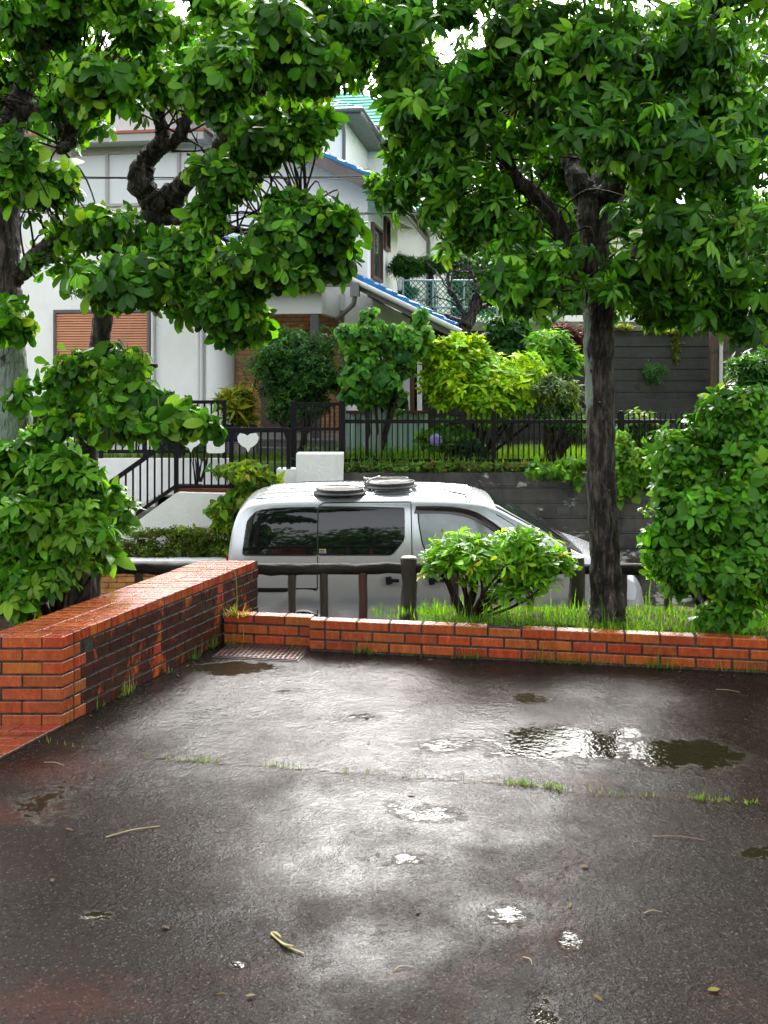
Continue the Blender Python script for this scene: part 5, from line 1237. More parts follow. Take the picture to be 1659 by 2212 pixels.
def middle_left_tree():
    d = 7.25
    limbs = [[(172, 1300, d, .11), (180, 1150, d, .095), (185, 1000, d, .085), (192, 930, d, .075), (203, 850, d, .075), (212, 770, d, .072), (222, 690, d, .07), (235, 620, d, .075), (275, 540, d, .08), (330, 470, d, .10), (350, 435, d, .125)],
             [(352, 455, d, .10), (318, 420, d - .05, .085), (300, 388, d - .1, .085), (318, 345, d - .1, .08), (340, 320, d - .1, .065), (352, 290, d - .1, .06), (345, 245, d - .1, .04), (362, 200, d - .1, .025)],
             [(335, 325, d - .1, .045), (375, 305, d - .15, .038), (400, 270, d - .2, .04), (440, 180, d - .2, .02)],
             [(360, 445, d, .10), (395, 400, d - .1, .075), (430, 368, d - .2, .06), (470, 330, d - .3, .05), (480, 280, d - .3, .04)],
             [(460, 340, d - .3, .045), (500, 270, d - .35, .05), (535, 240, d - .4, .05), (560, 225, d - .4, .06), (580, 215, d - .4, .045)],
             [(200, 880, d, .03), (160, 850, d - .1, .025), (110, 840, d - .2, .015)], [(200, 860, d, .03), (270, 800, d - .1, .022), (340, 790, d - .2, .015)], [(340, 470, d, .05), (430, 480, d - .2, .03), (560, 500, d - .4, .025), (660, 450, d - .5, .015)],
             [(300, 560, d, .04), (370, 620, d - .2, .025), (470, 650, d - .3, .02), (540, 620, d - .4, .015)]]
    bl = [(640, 480, 110, 65, 6.2, 1.2), (560, 570, 140, 55, 6.3, 1.2), (720, 470, 60, 45, 6.1, .9), (470, 640, 110, 65, 6.4, 1.1), (480, 380, 100, 55, 6.6, .9), (570, 300, 90, 60, 6.6), (660, 285, 60, 40, 6.6, .9), (700, 250, 35, 40, 6.8, .5), (400, 545, 110, 55, 6.6, .9), (440, 470, 60, 40, 6.7, .6), (520, 690, 55, 45, 6.6, .8),
          (230, 790, 100, 55, 6.7, .9), (300, 860, 100, 55, 6.6, .9), (140, 830, 60, 35, 6.9, .6), (330, 900, 120, 35, 6.5, .9), (130, 890, 70, 40, 6.8, .6), (430, 900, 60, 25, 6.5, .8), (240, 920, 70, 30, 6.7, .6), (700, 560, 80, 45, 6.4, .9), (540, 180, 60, 50, 7.2, .6), (380, 180, 80, 50, 7.1, .5), (480, 560, 150, 60, 7.9, .5), (560, 180, 130, 100, 8.4, .6)]
    def lichen(v, s): return .16 if v[2] < 1.1 else .02
    def ex(b, rng):
        for k in range(14):                                 # upright shoots of the pollarded knob
            p = av(565 + rng.normal(0, 10), 222, d - .4 + rng.normal(0, .04)); q = p + np.array([rng.normal(.03, .09), rng.normal(0, .05), rng.uniform(.28, .5)]); P, r = catmull(np.array([p, (p + q) / 2 + rng.normal(0, .03, 3), q]), np.array([.014, .009, .004]), 4); b.tube(P, r, 5, False)
        for k in range(16):
            p = av(rng.uniform(330, 480), rng.uniform(240, 340), d - .15); q = p + np.array([rng.normal(0, .3), rng.normal(0, .15), rng.uniform(.1, .5)]); P, r = catmull(np.array([p, (p + q) / 2 + rng.normal(0, .05, 3), q]), np.array([.009, .006, .003]), 4); b.tube(P, r, 4, False)
    tree('pollarded_tree', 'crooked black pollarded tree with knobby bare limbs second from the left', av(178, 1250, d), limbs, bl, 2900, leaf_left, 43, .13, ex, lichen)
middle_left_tree()

# ------------------------------------------------------------------ shrubs
def shrub(name, label, cat, base, blobs, n, k, L, wr, cols, wts, seed, shape='elliptic', elo=-.3, ehi=.5, droop=.15, new=None, m=None, stems=5, sr=.012, up=.5, group=None, shell=.4, out=.7):
    rng = np.random.default_rng(seed); t = thing(name, base, label, cat, group) if stems else None; c, u = blob_pts(rng, blobs, n, shell)
    s = unit(u * out + rng.normal(0, .3, u.shape) + np.array([0, -.05, up])); D = rosettes(rng, c, s, k, L, wr, elo, ehi, droop, cols, wts, new, L * .25)
    o = leaves('foliage' if t else name, D, m or LM, t, shape, .25, .22)
    if t is None: return tag(o, label, cat, group)
    if stems:
        b = MB(); base = np.array(base, float)
        for i in range(stems):
            p = c[rng.integers(n)]; m_ = base + (p - base) * .5 + rng.normal(0, .05, 3) * np.linalg.norm(p - base); P, r = catmull(np.array([base + rng.normal(0, sr * 1.5, 3) * (1, 1, 0) - (0, 0, .03), m_, p]), np.array([sr, sr * .8, sr * .35]), 6); b.tube(P, r, 6, False)
        b.build('stems', M_twig, t)
    return t
YG, G1, G2, G3 = (.10, .22, .02), (.06, .17, .018), (.035, .11, .016), (.02, .065, .014)
shrub('broadleaf_shrub', 'big bright green shrub left of the brick wall at the left edge', 'shrub', (-2.2, 6.75, .2), [(50, 1010, 90, 70, 6.8), (150, 1050, 100, 75, 6.6), (50, 1140, 100, 90, 6.4), (170, 1130, 80, 80, 6.5), (235, 1090, 55, 60, 6.8), (40, 1260, 70, 70, 6.3), (125, 1235, 55, 45, 6.5, .6), (205, 1200, 45, 35, 6.7, .5), (90, 950, 50, 30, 6.8, .7), (-70, 1120, 90, 180, 6.6)], 1400, 7, .098, .45, [(.04, .14, .012), (.075, .22, .014), (.12, .30, .018)], [3, 4, 3], 51, 'elliptic', -.25, .5, .2, ([(.16, .32, .022), (.14, .30, .03)], .22), stems=22, sr=.014)
shrub('broadleaf_shrub', 'big dense glossy leaved shrub at the right edge behind the low wall', 'shrub', (2.35, 6.95, .15), [(1480, 1000, 85, 80, 6.9), (1600, 920, 100, 85, 6.9), (1490, 1120, 105, 100, 6.75), (1620, 1090, 100, 110, 6.7), (1480, 1225, 85, 65, 6.75), (1610, 1240, 90, 90, 6.65), (1560, 880, 55, 45, 6.9), (1420, 1180, 40, 60, 6.9, .7), (1570, 1320, 70, 40, 6.7, .7), (1740, 1080, 110, 230, 6.8)], 3700, 6, .069, .50, [(.04, .145, .012), (.065, .21, .014), (.10, .28, .016)], [3, 4, 3], 52, 'elliptic', -.3, .5, .25, ([(.16, .36, .02), (.13, .32, .018)], .18), stems=14, sr=.018, shell=.3)
shrub('round_headed_shrub', 'small multi stemmed shrub with upright leaf rosettes in front of the van', 'shrub', av(1010, 1335, 7.12), [(1000, 1180, 80, 32, 7.1), (1110, 1175, 90, 40, 7.05), (1060, 1210, 120, 32, 7.0), (1190, 1205, 50, 28, 7.1), (940, 1222, 40, 22, 7.1), (1130, 1250, 70, 28, 7.0), (1090, 1285, 50, 16, 6.95, .6), (1240, 1222, 22, 12, 7.1, .5), (1030, 1260, 30, 18, 7.0, .5), (1150, 1300, 25, 14, 7.0, .3), (1000, 1200, 70, 40, 7.0), (1150, 1185, 70, 40, 7.0)], 470, 11, .075, .28, [(.075, .22, .012), (.12, .31, .014), (.17, .37, .018)], [3, 4, 3], 53, 'obovate', -.15, .75, .03, ([(.17, .30, .02), (.26, .30, .02)], .12), stems=26, sr=.012, up=.9, out=.5)

# garden plants across the road
shrub('dense_round_shrub', 'dense dark fine leaved round shrub in front of the porch', 'shrub', (X(297, 15.2), 15.2, g1), [(630, 800, 90, 95, 15.2), (600, 770, 55, 50, 15), (680, 790, 60, 90, 15.1), (620, 730, 60, 30, 15.2), (640, 880, 80, 40, 15.2)], 4200, 5, .062, .40, [(.022, .075, .018), (.036, .11, .022), (.07, .18, .026)], [4, 4, 2], 54, 'lance', droop=.35, m=LMs, stems=8, sr=.03, shell=.28)
shrub('heart_leaf_tree', 'small tree with heart shaped light green leaves behind the iron fence', 'tree', (X(377, 14.7), 14.7, g1), [(790, 730, 70, 50, 14.6), (800, 800, 55, 50, 14.5), (870, 740, 55, 50, 14.7), (770, 830, 45, 45, 14.5), (900, 715, 35, 40, 14.8), (795, 685, 22, 22, 14.6), (910, 685, 12, 20, 14.7), (870, 790, 35, 35, 14.7, .8), (815, 855, 40, 30, 14.6, .8), (860, 860, 25, 35, 14.7, .5)], 1050, 4, .105, .82, [(.08, .23, .03), (.12, .30, .035), (.045, .15, .035)], [4, 3, 3], 55, 'heart', -.6, .1, .7, m=LMs, stems=9, sr=.028)
b = MB(); b.tube([(X(377, 14.7), 14.7, .4), (X(376, 14.7), 14.7, Z(430, 14.7)), (X(372, 14.7), 14.7, Z(395, 14.7)), (X(368, 14.7), 14.7, Z(370, 14.7))], [.13, .11, .09, .05], 12, sub=5); b.tube([(X(377, 14.7), 14.7, Z(435, 14.7)), (X(390, 14.7), 14.75, Z(405, 14.7)), (X(402, 14.7), 14.8, Z(375, 14.7))], [.06, .055, .03], 10, sub=5)
b.build('trunk', M_bark, [o for o in C.objects if o.name == 'heart_leaf_tree'][0], True)
shrub('golden_shrub', 'bright yellow green shrub behind the iron fence left of the tree trunk', 'shrub', (X(480, 15), 15, g1), [(940, 770, 40, 40, 15.1), (1130, 810, 60, 50, 15), (1180, 860, 50, 40, 14.9, .7), (990, 790, 85, 70, 15), (1050, 830, 90, 80, 14.8), (950, 830, 50, 60, 15), (1110, 850, 70, 55, 14.8), (1000, 740, 40, 30, 15.1), (1060, 880, 70, 40, 14.8), (1035, 755, 15, 35, 15)], 2300, 6, .105, .42, [(.34, .50, .010), (.25, .43, .012), (.14, .32, .015)], [4, 4, 3], 56, 'elliptic', -.1, .7, .1, m=LMs, stems=8, sr=.03, up=.8)
shrub('dark_clipped_shrub', 'dark green rounded shrub above the golden one', 'shrub', (X(510, 16.5), 16.5, g1), [(1095, 720, 60, 50, 16.5), (1110, 770, 55, 40, 16.4)], 600, 5, .10, .5, [(.02, .07, .014), (.035, .10, .016)], [3, 2], 57, 'elliptic', droop=.3, m=LMs, stems=4, sr=.03, shell=.25)
shrub('light_green_shrub', 'light green shrub with long leaves just left of the tree trunk', 'shrub', (X(548, 16), 16, g1), [(1190, 745, 60, 45, 16), (1170, 780, 55, 35, 15.8), (1225, 770, 30, 30, 16)], 460, 6, .14, .36, [(.09, .24, .018), (.06, .18, .016), (.14, .30, .02)], [4, 3, 2], 58, 'lance', -.2, .5, .3, m=LMs, stems=6, sr=.025)
shrub('grey_green_shrub', 'grey green fine leaved shrub beside the tree trunk behind the iron fence', 'shrub', (X(560, 14.8), 14.8, g1), [(1195, 850, 55, 45, 14.7), (1235, 870, 30, 60, 14.8), (1170, 880, 40, 30, 14.7)], 800, 5, .075, .36, [(.055, .11, .035), (.08, .14, .045), (.14, .19, .03)], [4, 3, 2], 59, 'lance', droop=.3, m=LMs, stems=5, sr=.02)
shrub('leaning_shrub', 'thin shrub with dark curving stems on the lawn beside the trunk', 'shrub', (X(545, 14.4), 14.4, g1), [(1220, 905, 55, 18, 14.5), (1250, 930, 25, 20, 14.5)], 130, 5, .07, .36, [(.06, .16, .02)], [1], 60, 'lance', m=LMs, stems=9, sr=.035)
shrub('spotted_shrub', 'small pale leaved shrub right of the tree trunk in front of the dark wall', 'shrub', (X(638, 14.3), 14.3, g1), [(1375, 910, 45, 25, 14.3), (1400, 935, 45, 35, 14.2), (1350, 930, 25, 25, 14.3), (1385, 960, 40, 25, 14.2)], 520, 5, .085, .38, [(.05, .13, .035), (.09, .17, .06), (.17, .22, .06)], [3, 3, 2], 61, 'lance', m=LMs, stems=6, sr=.02)
shrub('long_leaf_shrub', 'dark long leaved shrub above the right shrub at the right edge', 'shrub', (X(755, 14.4), 14.4, g1), [(1640, 790, 65, 35, 14.4), (1680, 830, 90, 60, 14.4), (1610, 800, 25, 20, 14.3)], 520, 8, .155, .28, [(.03, .10, .016), (.05, .15, .02)], [3, 2], 62, 'lance', -.1, .7, .1, stems=6, sr=.03, up=.8)
shrub('red_leaf_shrub', 'dark red leaved shrub left of the trunk top by the wall', 'shrub', (X(577, 17.6), 17.6, g1), [(1215, 715, 45, 22, 17.6), (1250, 735, 22, 30, 17.6)], 420, 5, .07, .4, [(.055, .012, .012), (.08, .02, .016)], [3, 2], 63, 'lance', m=LMs, stems=4, sr=.02)
shrub('viburnum_shrub', 'yellow green round leaved shrub drooping in front of the white stair wall', 'shrub', (X(250, 13.0), 13.0, -.55), [(500, 1010, 45, 22, 12.9), (545, 1030, 50, 40, 12.95), (570, 1045, 30, 25, 13), (480, 1095, 40, 30, 12.85), (520, 1075, 45, 25, 12.9), (490, 1130, 30, 20, 12.85), (525, 1150, 40, 40, 12.9), (560, 1015, 30, 14, 13, .7), (490, 1180, 30, 25, 12.9)], 560, 4, .092, .74, [(.09, .20, .018), (.15, .24, .016), (.05, .14, .02)], [4, 3, 2], 64, 'heart', -.5, .2, .6, ([(.26, .20, .03), (.22, .26, .02)], .15), m=LMs, stems=14, sr=.015)
shrub('croton_plant', 'yellow leaved potted plant standing in the dark blue planter', 'plant', (X(236, 15.6), 15.6, g1 + .46), [(505, 880, 35, 40, 15.5), (530, 890, 25, 45, 15.6), (490, 860, 22, 22, 15.5), (520, 850, 22, 20, 15.6)], 190, 8, .16, .2, [(.24, .26, .02), (.12, .22, .02), (.30, .22, .03)], [3, 4, 1], 65, 'lance', .0, .8, .2, m=LMs, stems=6, sr=.02, up=.9)
shrub('hedge', 'low clipped box hedge with yellowish tips above the white capped planter', 'hedge', (X(170, 13), 13, -.6), [(x, 1180 + (8 if x < 380 else 0), 45, 33, 13.0) for x in range(180, 520, 34)] + [(x, 1150, 40, 12, 12.95) for x in range(290, 480, 30)], 2600, 4, .035, .55, [(.05, .10, .010), (.085, .14, .010), (.13, .17, .010), (.07, .06, .012)], [4, 4, 2, 1], 66, 'elliptic', m=LMs, stems=0, shell=.22)
shrub('hanging_wall_plant', 'round tuft of grey green plant hanging on the dark block wall', 'plant', at(655, 366, 18.35), [(1410, 800, 24, 20, 18.33), (1412, 815, 18, 18, 18.33), (1425, 795, 16, 14, 18.33)], 520, 5, .06, .2, [(.07, .17, .05), (.10, .22, .07)], [3, 2], 67, 'lance', m=LMs, stems=0, shell=.3)
shrub('trailing_ivy', 'yellow green creeper trailing over the top of the dark block wall', 'creeper', at(675, 332, 18.35), [(1440, 712, 60, 6, 18.35), (1460, 735, 10, 40, 18.36), (1462, 765, 8, 20, 18.36), (1400, 705, 60, 6, 18.4), (1340, 705, 50, 5, 18.4)], 420, 3, .05, .7, [(.16, .20, .03), (.10, .14, .03), (.13, .10, .03)], [3, 3, 1], 68, 'heart', m=LMs, stems=0)
shrub('ivy', 'fresh green ivy hanging over the concrete wall at both sides of the trunk', 'ivy', at(590, 480, 13.45), [(1200, 1012, 60, 14, 13.4), (1240, 1000, 40, 18, 13.4), (1165, 1015, 40, 8, 13.4), (1340, 985, 35, 40, 13.35), (1365, 1030, 25, 50, 13.35), (1335, 1060, 12, 25, 13.4), (1350, 950, 30, 25, 13.5), (1400, 1010, 30, 60, 13.4), (1250, 1040, 14, 18, 13.4, .6), (1160, 1000, 20, 6, 13.45)], 620, 3, .085, .85, [(.10, .25, .018), (.06, .17, .018), (.16, .30, .03)], [4, 3, 2], 69, 'heart', -.7, .0, .5, m=LMs, stems=0)
shrub('edging_creeper', 'low creeper with rusty leaves on the brick edging under the fence', 'creeper', at(470, 468, 13.6), [(x, 1008, 26, 9, 13.62) for x in range(760, 1180, 26)], 620, 3, .06, .7, [(.05, .12, .02), (.10, .09, .025), (.08, .16, .02)], [4, 2, 3], 70, 'heart', m=LMs, stems=0)
shrub('hydrangea', 'hydrangea bush with one pale violet flower head behind the iron fence', 'shrub', (X(440, 14.5), 14.5, g1), [(960, 935, 35, 30, 14.6), (1000, 960, 40, 25, 14.6), (930, 950, 25, 25, 14.6)], 120, 6, .13, .55, [(.06, .17, .02), (.09, .22, .02)], [1, 1], 71, 'elliptic', m=LMs, stems=6, sr=.012)
def flower():
    par = [o for o in C.objects if o.name == 'hydrangea'][0]; rng = np.random.default_rng(5); c = at(436, 440, 14.3); u = unit(rng.normal(size=(150, 3))); P = c + u * .085
    D = dict(P=P, A=unit(np.cross(u, rng.normal(size=u.shape))), N=u, L=np.full(150, .045), W=np.full(150, .04), C=np.array([.36, .33, .72]) * np.exp(rng.normal(0, .15, (150, 1)))); leaves('flower_head', D, LMs, par, 'heart', .1, .05)
flower()
shrub('dark_low_shrub', 'low dark leaved shrub on the lawn between the fence posts', 'shrub', (X(468, 14.4), 14.4, g1), [(1010, 965, 32, 22, 14.4), (1030, 985, 26, 12, 14.4)], 150, 6, .10, .4, [(.012, .045, .016), (.02, .06, .02)], [1, 1], 72, 'lance', m=LMs, stems=4)
for i, (x0, n_, lab) in enumerate(((700, 34, 'tuft of strappy leaves inside the iron gate'), (795, 26, 'tuft of strappy leaves at the foot of the heart leaved tree'), (850, 22, 'strappy leaved tuft behind the fence between tree and violet flower'))):
    rng = np.random.default_rng(80 + i); d = 14.2; t = thing('strap_leaf_plant', (X(x0 * OV, d), d, g1), lab, 'plant', 'strap leaved tufts along the fence'); n = n_ * 3; a = rng.uniform(0, 6.28, n)
    A = unit(np.stack([np.cos(a) * .7, np.sin(a) * .7, rng.uniform(.5, 1.3, n)], 1)); P = np.array([X(x0 * OV, d), d, g1]) + np.stack([rng.normal(0, .14, n), rng.normal(0, .08, n), 0 * a], 1)
    leaves('foliage', dict(P=P, A=A, N=np.stack([0 * a, 0 * a, 1 + 0 * a], 1), L=rng.uniform(.3, .6, n), W=np.full(n, .03), C=palette(rng, n, [(.05, .15, .02), (.09, .2, .02)], [1, 1])), LMs, t, 'lance', .5, .3)
shrub('staircase_plant', 'sparse small leaved plant in the terracotta trough near the corner post', 'plant', (X(197, 13.6), 13.6, Z(488, 13.6)), [(425, 960, 22, 28, 13.6), (440, 985, 16, 14, 13.6), (415, 935, 14, 12, 13.6)], 60, 5, .05, .4, [(.04, .09, .025), (.07, .05, .03)], [3, 1], 84, 'lance', m=LMs, stems=10, sr=.006)
shrub('potted_shrub', 'green leafy plant below the tag shaped plaque behind the railing', 'plant', (X(200, 14.3), 14.3, g1 - .2), [(440, 930, 35, 22, 14.4), (425, 915, 22, 16, 14.4), (455, 945, 22, 16, 14.3)], 110, 6, .10, .4, [(.04, .13, .02), (.06, .17, .02)], [1, 1], 85, 'elliptic', m=LMs, stems=5)
shrub('lawn_strip_plant', 'yellow green low shrubs behind the terrace railing left of the air conditioner', 'shrub', (X(70, 15.2), 15.2, g1), [(80, 895, 60, 40, 15.4), (130, 905, 40, 35, 15.3), (60, 930, 60, 25, 15.3), (250, 880, 14, 30, 15.2), (240, 920, 30, 12, 15.4), (370, 900, 20, 20, 15.3)], 520, 5, .085, .4, [(.08, .16, .02), (.05, .11, .02), (.14, .2, .02)], [3, 3, 2], 86, 'elliptic', m=LMs, stems=0)
shrub('sapling', 'tiny pale green sapling sprouting above the hedge', 'plant', (X(181, 12.9), 12.9, Z(536, 12.9)), [(391, 1142, 10, 6, 12.9), (391, 1150, 5, 8, 12.9)], 14, 6, .05, .26, [(.22, .34, .04)], [1], 87, 'lance', m=LMs, stems=3, sr=.005)
# pruned pines on the terrace
def pines():
    for i, (x, y, d) in enumerate(((878, 572, 20.4), (930, 568, 20.6), (985, 566, 20.8))):
        lab = ('cloud pruned pine nearest the house corner behind the chain link fence', 'middle cloud pruned pine with a bare trunk behind the chain link fence', 'cloud pruned pine standing rightmost behind the chain link fence')[i]
        t = shrub('pruned_pine', lab, 'tree', (X(x * OV + (3 if i else 0), d), d, 2.7), [(x, y, 36, 20, d), (x + 14, y + 10, 26, 16, d), (x - 18, y + 8, 24, 15, d)] + ([(x + 5, y + 60, 22, 16, d), (x + 12, y + 100, 20, 16, d)] if i != 1 else []), 1500 if i != 1 else 1200, 7, .085, .2, [(.02, .07, .014), (.035, .11, .018), (.08, .2, .02)], [4, 4, 1], 90 + i, 'lance', .1, .9, 0, m=LMs, stems=2, up=1.0, group='pruned pines on the upper terrace', shell=.3)
        b = MB(); b.tube([at(x * OV + 2, 340, d), at(x * OV + 1, 300, d), at(x * OV, (y + 8) * OV, d)], [.10, .085, .05], 10, sub=6); b.build('trunk', M_twig, t)
pines()
def gnarled():
    d = 16.4; t = thing('gnarled_plum', (X(463, d), d, g1), 'gnarled leafless plum tree with lichen covered branches right of the roof end', 'tree'); rng = np.random.default_rng(95)
    b = MB(); b.col = (.12,) * 3
    def br(p, q, r0, r1, depth):
        m_ = (np.array(p) + np.array(q)) / 2 + rng.normal(0, .09, 3) * np.linalg.norm(np.array(q) - np.array(p)); P, r = catmull(np.array([p, m_, q]), np.array([r0, (r0 + r1) / 2, r1]), 6); b.tube(P + rng.normal(0, .012, P.shape), r, 8, False, True, .08, rng)
        if depth:
            for k in range(3 + depth): f = P[rng.integers(4, len(P))]; br(f, f + rng.normal(0, .28, 3) * (1, .5, .9) + np.array([0, 0, .14]), r1 * .6, r1 * .2, depth - 1)
    A = lambda x, y: av(x, y, d)
    br(A(1000, 860), A(1005, 700), .11, .10, 0)
    br(A(1005, 705), A(1035, 645), .10, .08, 1); br(A(1035, 645), A(1060, 640), .075, .04, 2); br(A(1005, 700), A(940, 680), .06, .035, 2); br(A(1000, 700), A(975, 630), .05, .03, 2); br(A(975, 640), A(968, 575), .04, .02, 2); br(A(1035, 650), A(1015, 580), .045, .02, 2); br(A(1060, 640), A(1100, 690), .04, .02, 1)
    b.build('trunk', M_bark, t, True)
gnarled()
# trees on the slope behind, and one tall pale green tree between the houses
for i, (px, d, h, wd, c, lab) in enumerate(((470, 34, 5.6, 3.0, (.07, .17, .03), 'light green tree on the slope right of the green roofed house'), (520, 38, 6.6, 4, (.03, .085, .02), 'dark green tree on the slope behind the light green one'), (575, 27, 4.6, 2.2, (.045, .12, .02), 'mid green tree behind the right trunk fork'), (430, 44, 8.0, 5, (.022, .06, .018), 'dark hill tree rising behind the teal roof'),
                                  (610, 46, 8, 5, (.03, .08, .02), 'dark hill tree behind the cream siding house'), (700, 36, 6, 3.5, (.05, .13, .025), 'green tree behind the siding house at right'), (760, 40, 6.6, 4, (.03, .09, .02), 'dark tree beyond the shed at the right edge'))):
    rng = np.random.default_rng(100 + i); zb = 2.4; t = thing('slope_tree', (X(px, d), d, zb), lab, 'tree', 'trees on the slope behind the houses')
    n = 3200; k = rng.integers(0, 9, n); cc = np.stack([rng.normal(0, wd * .35, 9), rng.normal(0, wd * .3, 9), rng.uniform(.38, .9, 9) * h], 1); u = unit(rng.normal(size=(n, 3))); P = np.array([X(px, d), d, zb]) + cc[k] + u * (rng.random(n) ** .3)[:, None] * np.array([wd * .33, wd * .33, h * .15])
    A = unit(u + rng.normal(0, .6, u.shape)); leaves('crown', dict(P=P, A=A, N=unit(u + (0, 0, .6)), L=rng.uniform(.22, .42, n), W=rng.uniform(.12, .24, n), C=palette(rng, n, [c, tuple(k_ * 1.5 for k_ in c)], [2, 1])), LMs, t, 'coarse')
    b = MB(); q = np.array([X(px, d), d, zb - .5]); b.tube([q, q + (0, 0, h * .4), q + (.2, 0, h * .75)], [.2, .15, .05], 8, sub=4)
    for kk in range(6): b.tube([q + (0, 0, h * .4), q + (cc[kk] + (0, 0, .5)) * .95], [.08, .03], 6)
    b.build('trunk', M_twig, t)

# ------------------------------------------------------------------ grass, weeds and litter
def blades(name, P, Ln, W, lean, cols, wts, rng, m, kind='stuff', parent=None, label=None):
    n = len(P); a = rng.uniform(0, 6.28, n); A = unit(np.stack([np.cos(a) * lean, np.sin(a) * lean, np.ones(n)], 1)); N = np.stack([np.cos(a), np.sin(a), .2 + 0 * a], 1)
    o = leaves(name, dict(P=P, A=A, N=N, L=Ln, W=W, C=palette(rng, n, cols, wts)), m, parent, 'lance', .55, .15)
    o['kind'] = kind; return o
def grass():
    rng = np.random.default_rng(120); n = 9500; x = np.concatenate([rng.uniform(.25, 3.2, n * 8 // 10), rng.uniform(-.1, 3.2, n * 2 // 10)]); yl = LOW0[1] + (x - LOW0[0]) / LDIR[0] * LDIR[1]; y = yl + .02 + rng.random(n) ** 1.2 * .75
    y += np.where(x < .25, .1, 0)
    P = np.stack([x, y, np.where(y < 7.25, .185, .185 - .22 * (y - 7.25) / .6)], 1); L = np.exp(rng.normal(-3.6, .5, n)) * (1 + 1.3 * (rng.random(n) < .06)); L = np.clip(L, .015, .22)
    o = blades('verge_grass', P, L, np.full(n, .007) * (L / .07) ** .3, rng.uniform(.1, .9, n), [(.085, .22, .014), (.06, .17, .014), (.15, .27, .02)], [4, 3, 2], rng, LMs); tag(o, 'fresh green grass along the planted verge behind the low brick wall', 'grass')
    pts = np.array(SEAM); P = []
    for _ in range(420):
        k = rng.choice([2, 3, 4, 5, 5, 5, 6, 6, 7, 8, 8, 9], 1)[0] if rng.random() < .8 else rng.integers(0, len(pts) - 1); f = rng.random()
        c = {2: .3, 3: .2, 5: .55, 6: .2, 8: .5}.get(int(k)); f = np.clip((c if c is not None else f) + rng.normal(0, .16), 0, 1); P.append(pts[k] + (pts[min(k + 1, len(pts) - 1)] - pts[k]) * f + rng.normal(0, .012, 2))
    P = np.array(P); n = len(P); L = rng.uniform(.008, .034, n)
    o = blades('seam_grass', np.column_stack([P, np.zeros(n)]), L, np.full(n, .005), rng.uniform(.5, 2.2, n), [(.12, .24, .03), (.2, .26, .05), (.08, .17, .03)], [3, 2, 2], rng, LMs); tag(o, 'thin weeds growing along the seam across the wet plaza', 'weeds')
    P = []
    for u, m_, s in ((.6, 6, .15), (1.02, 40, .04), (1.6, 8, .2), (1.75, 45, .06), (2.3, 70, .1), (2.5, 30, .1), (2.9, 25, .12), (3.0, 60, .08), (3.5, 50, .12), (4.0, 50, .1), (.15, 20, .06), (1.3, 25, .2)):
        for _ in range(m_): q = LOW0 + LDIR * (u + rng.normal(0, s)) + LNRM * (.075 + abs(rng.normal(0, .018))); P.append(q)
    for q_, m_ in ((.05, 4), (.55, 26), (.6, 20), (1.0, 6), (1.35, 22), (1.6, 25), (.3, 6)):
        for _ in range(m_): P.append(WALL0 + WDIR * (q_ + rng.normal(0, .03)) + np.array([.012 + abs(rng.normal(0, .015)), 0]))
    P = np.array(P); n = len(P)
    o = blades('wall_weeds', np.column_stack([P, np.zeros(n)]), np.clip(np.exp(rng.normal(-3.0, .5, n)), .02, .16), np.full(n, .006), rng.uniform(.3, 1.8, n), [(.10, .22, .03), (.16, .2, .04), (.06, .14, .03), (.25, .2, .1)], [3, 2, 2, 1], rng, LMs); tag(o, 'sparse weeds and grass at the foot of the brick walls', 'weeds')
    n = 7000; d = rng.uniform(13.7, 16.5, n); x = rng.uniform(-.5, 5.5, n) ; o = blades('lawn_grass', np.column_stack([x, d, np.full(n, g1)]), rng.uniform(.04, .18, n), np.full(n, .016), rng.uniform(.2, 1.2, n), [(.15, .33, .02), (.22, .38, .02)], [1, 1], rng, LMs); tag(o, 'lawn grass behind the iron fence', 'grass')
    n = 3000; rx = rng.uniform(-6.5, 2, n); o = blades('terrace_grass', np.column_stack([rx[:n], rng.uniform(14.85, 15.4, n), np.full(n, g1 + .02)]), rng.uniform(.03, .12, n), np.full(n, .015), rng.uniform(.2, 1.2, n), [(.08, .16, .02), (.12, .2, .02)], [1, 1], rng, LMs); tag(o, 'short grass strip on top of the white garden wall', 'grass')
grass()
def wall_sprout():
    t = thing('grass_sprout', (*(WALL0 + WDIR * 1.93 + np.array([.02, .0])), .2), 'single long grass stalk standing in the wall corner', 'weed'); c = gpt(236, 643) ; p0 = np.array([-1.03, 7.0, .2]); b = MB(); P, r = catmull(np.array([p0, p0 + (.0, 0, .14), p0 + (-.005, -.02, .29), p0 + (-.03, -.05, .37)]), np.array([.004, .0035, .003, .001]), 5); b.tube(P, r, 5, False); b.build('stalk', mat('stalk_green', (.16, .22, .03), .5), t)
    rng = np.random.default_rng(7); n = 26; D = dict(P=np.tile(p0, (n, 1)) + rng.normal(0, .03, (n, 3)) * (1.6, .3, .2), A=unit(np.stack([rng.normal(0, .6, n), rng.normal(0, .3, n), rng.uniform(.4, 1.2, n)], 1)), N=rng.normal(size=(n, 3)), L=rng.uniform(.05, .13, n), W=rng.uniform(.006, .014, n), C=palette(rng, n, [(.14, .22, .03), (.25, .26, .05)], [1, 1])); leaves('blades', D, LMs, t, 'lance', .5, .2)
wall_sprout()
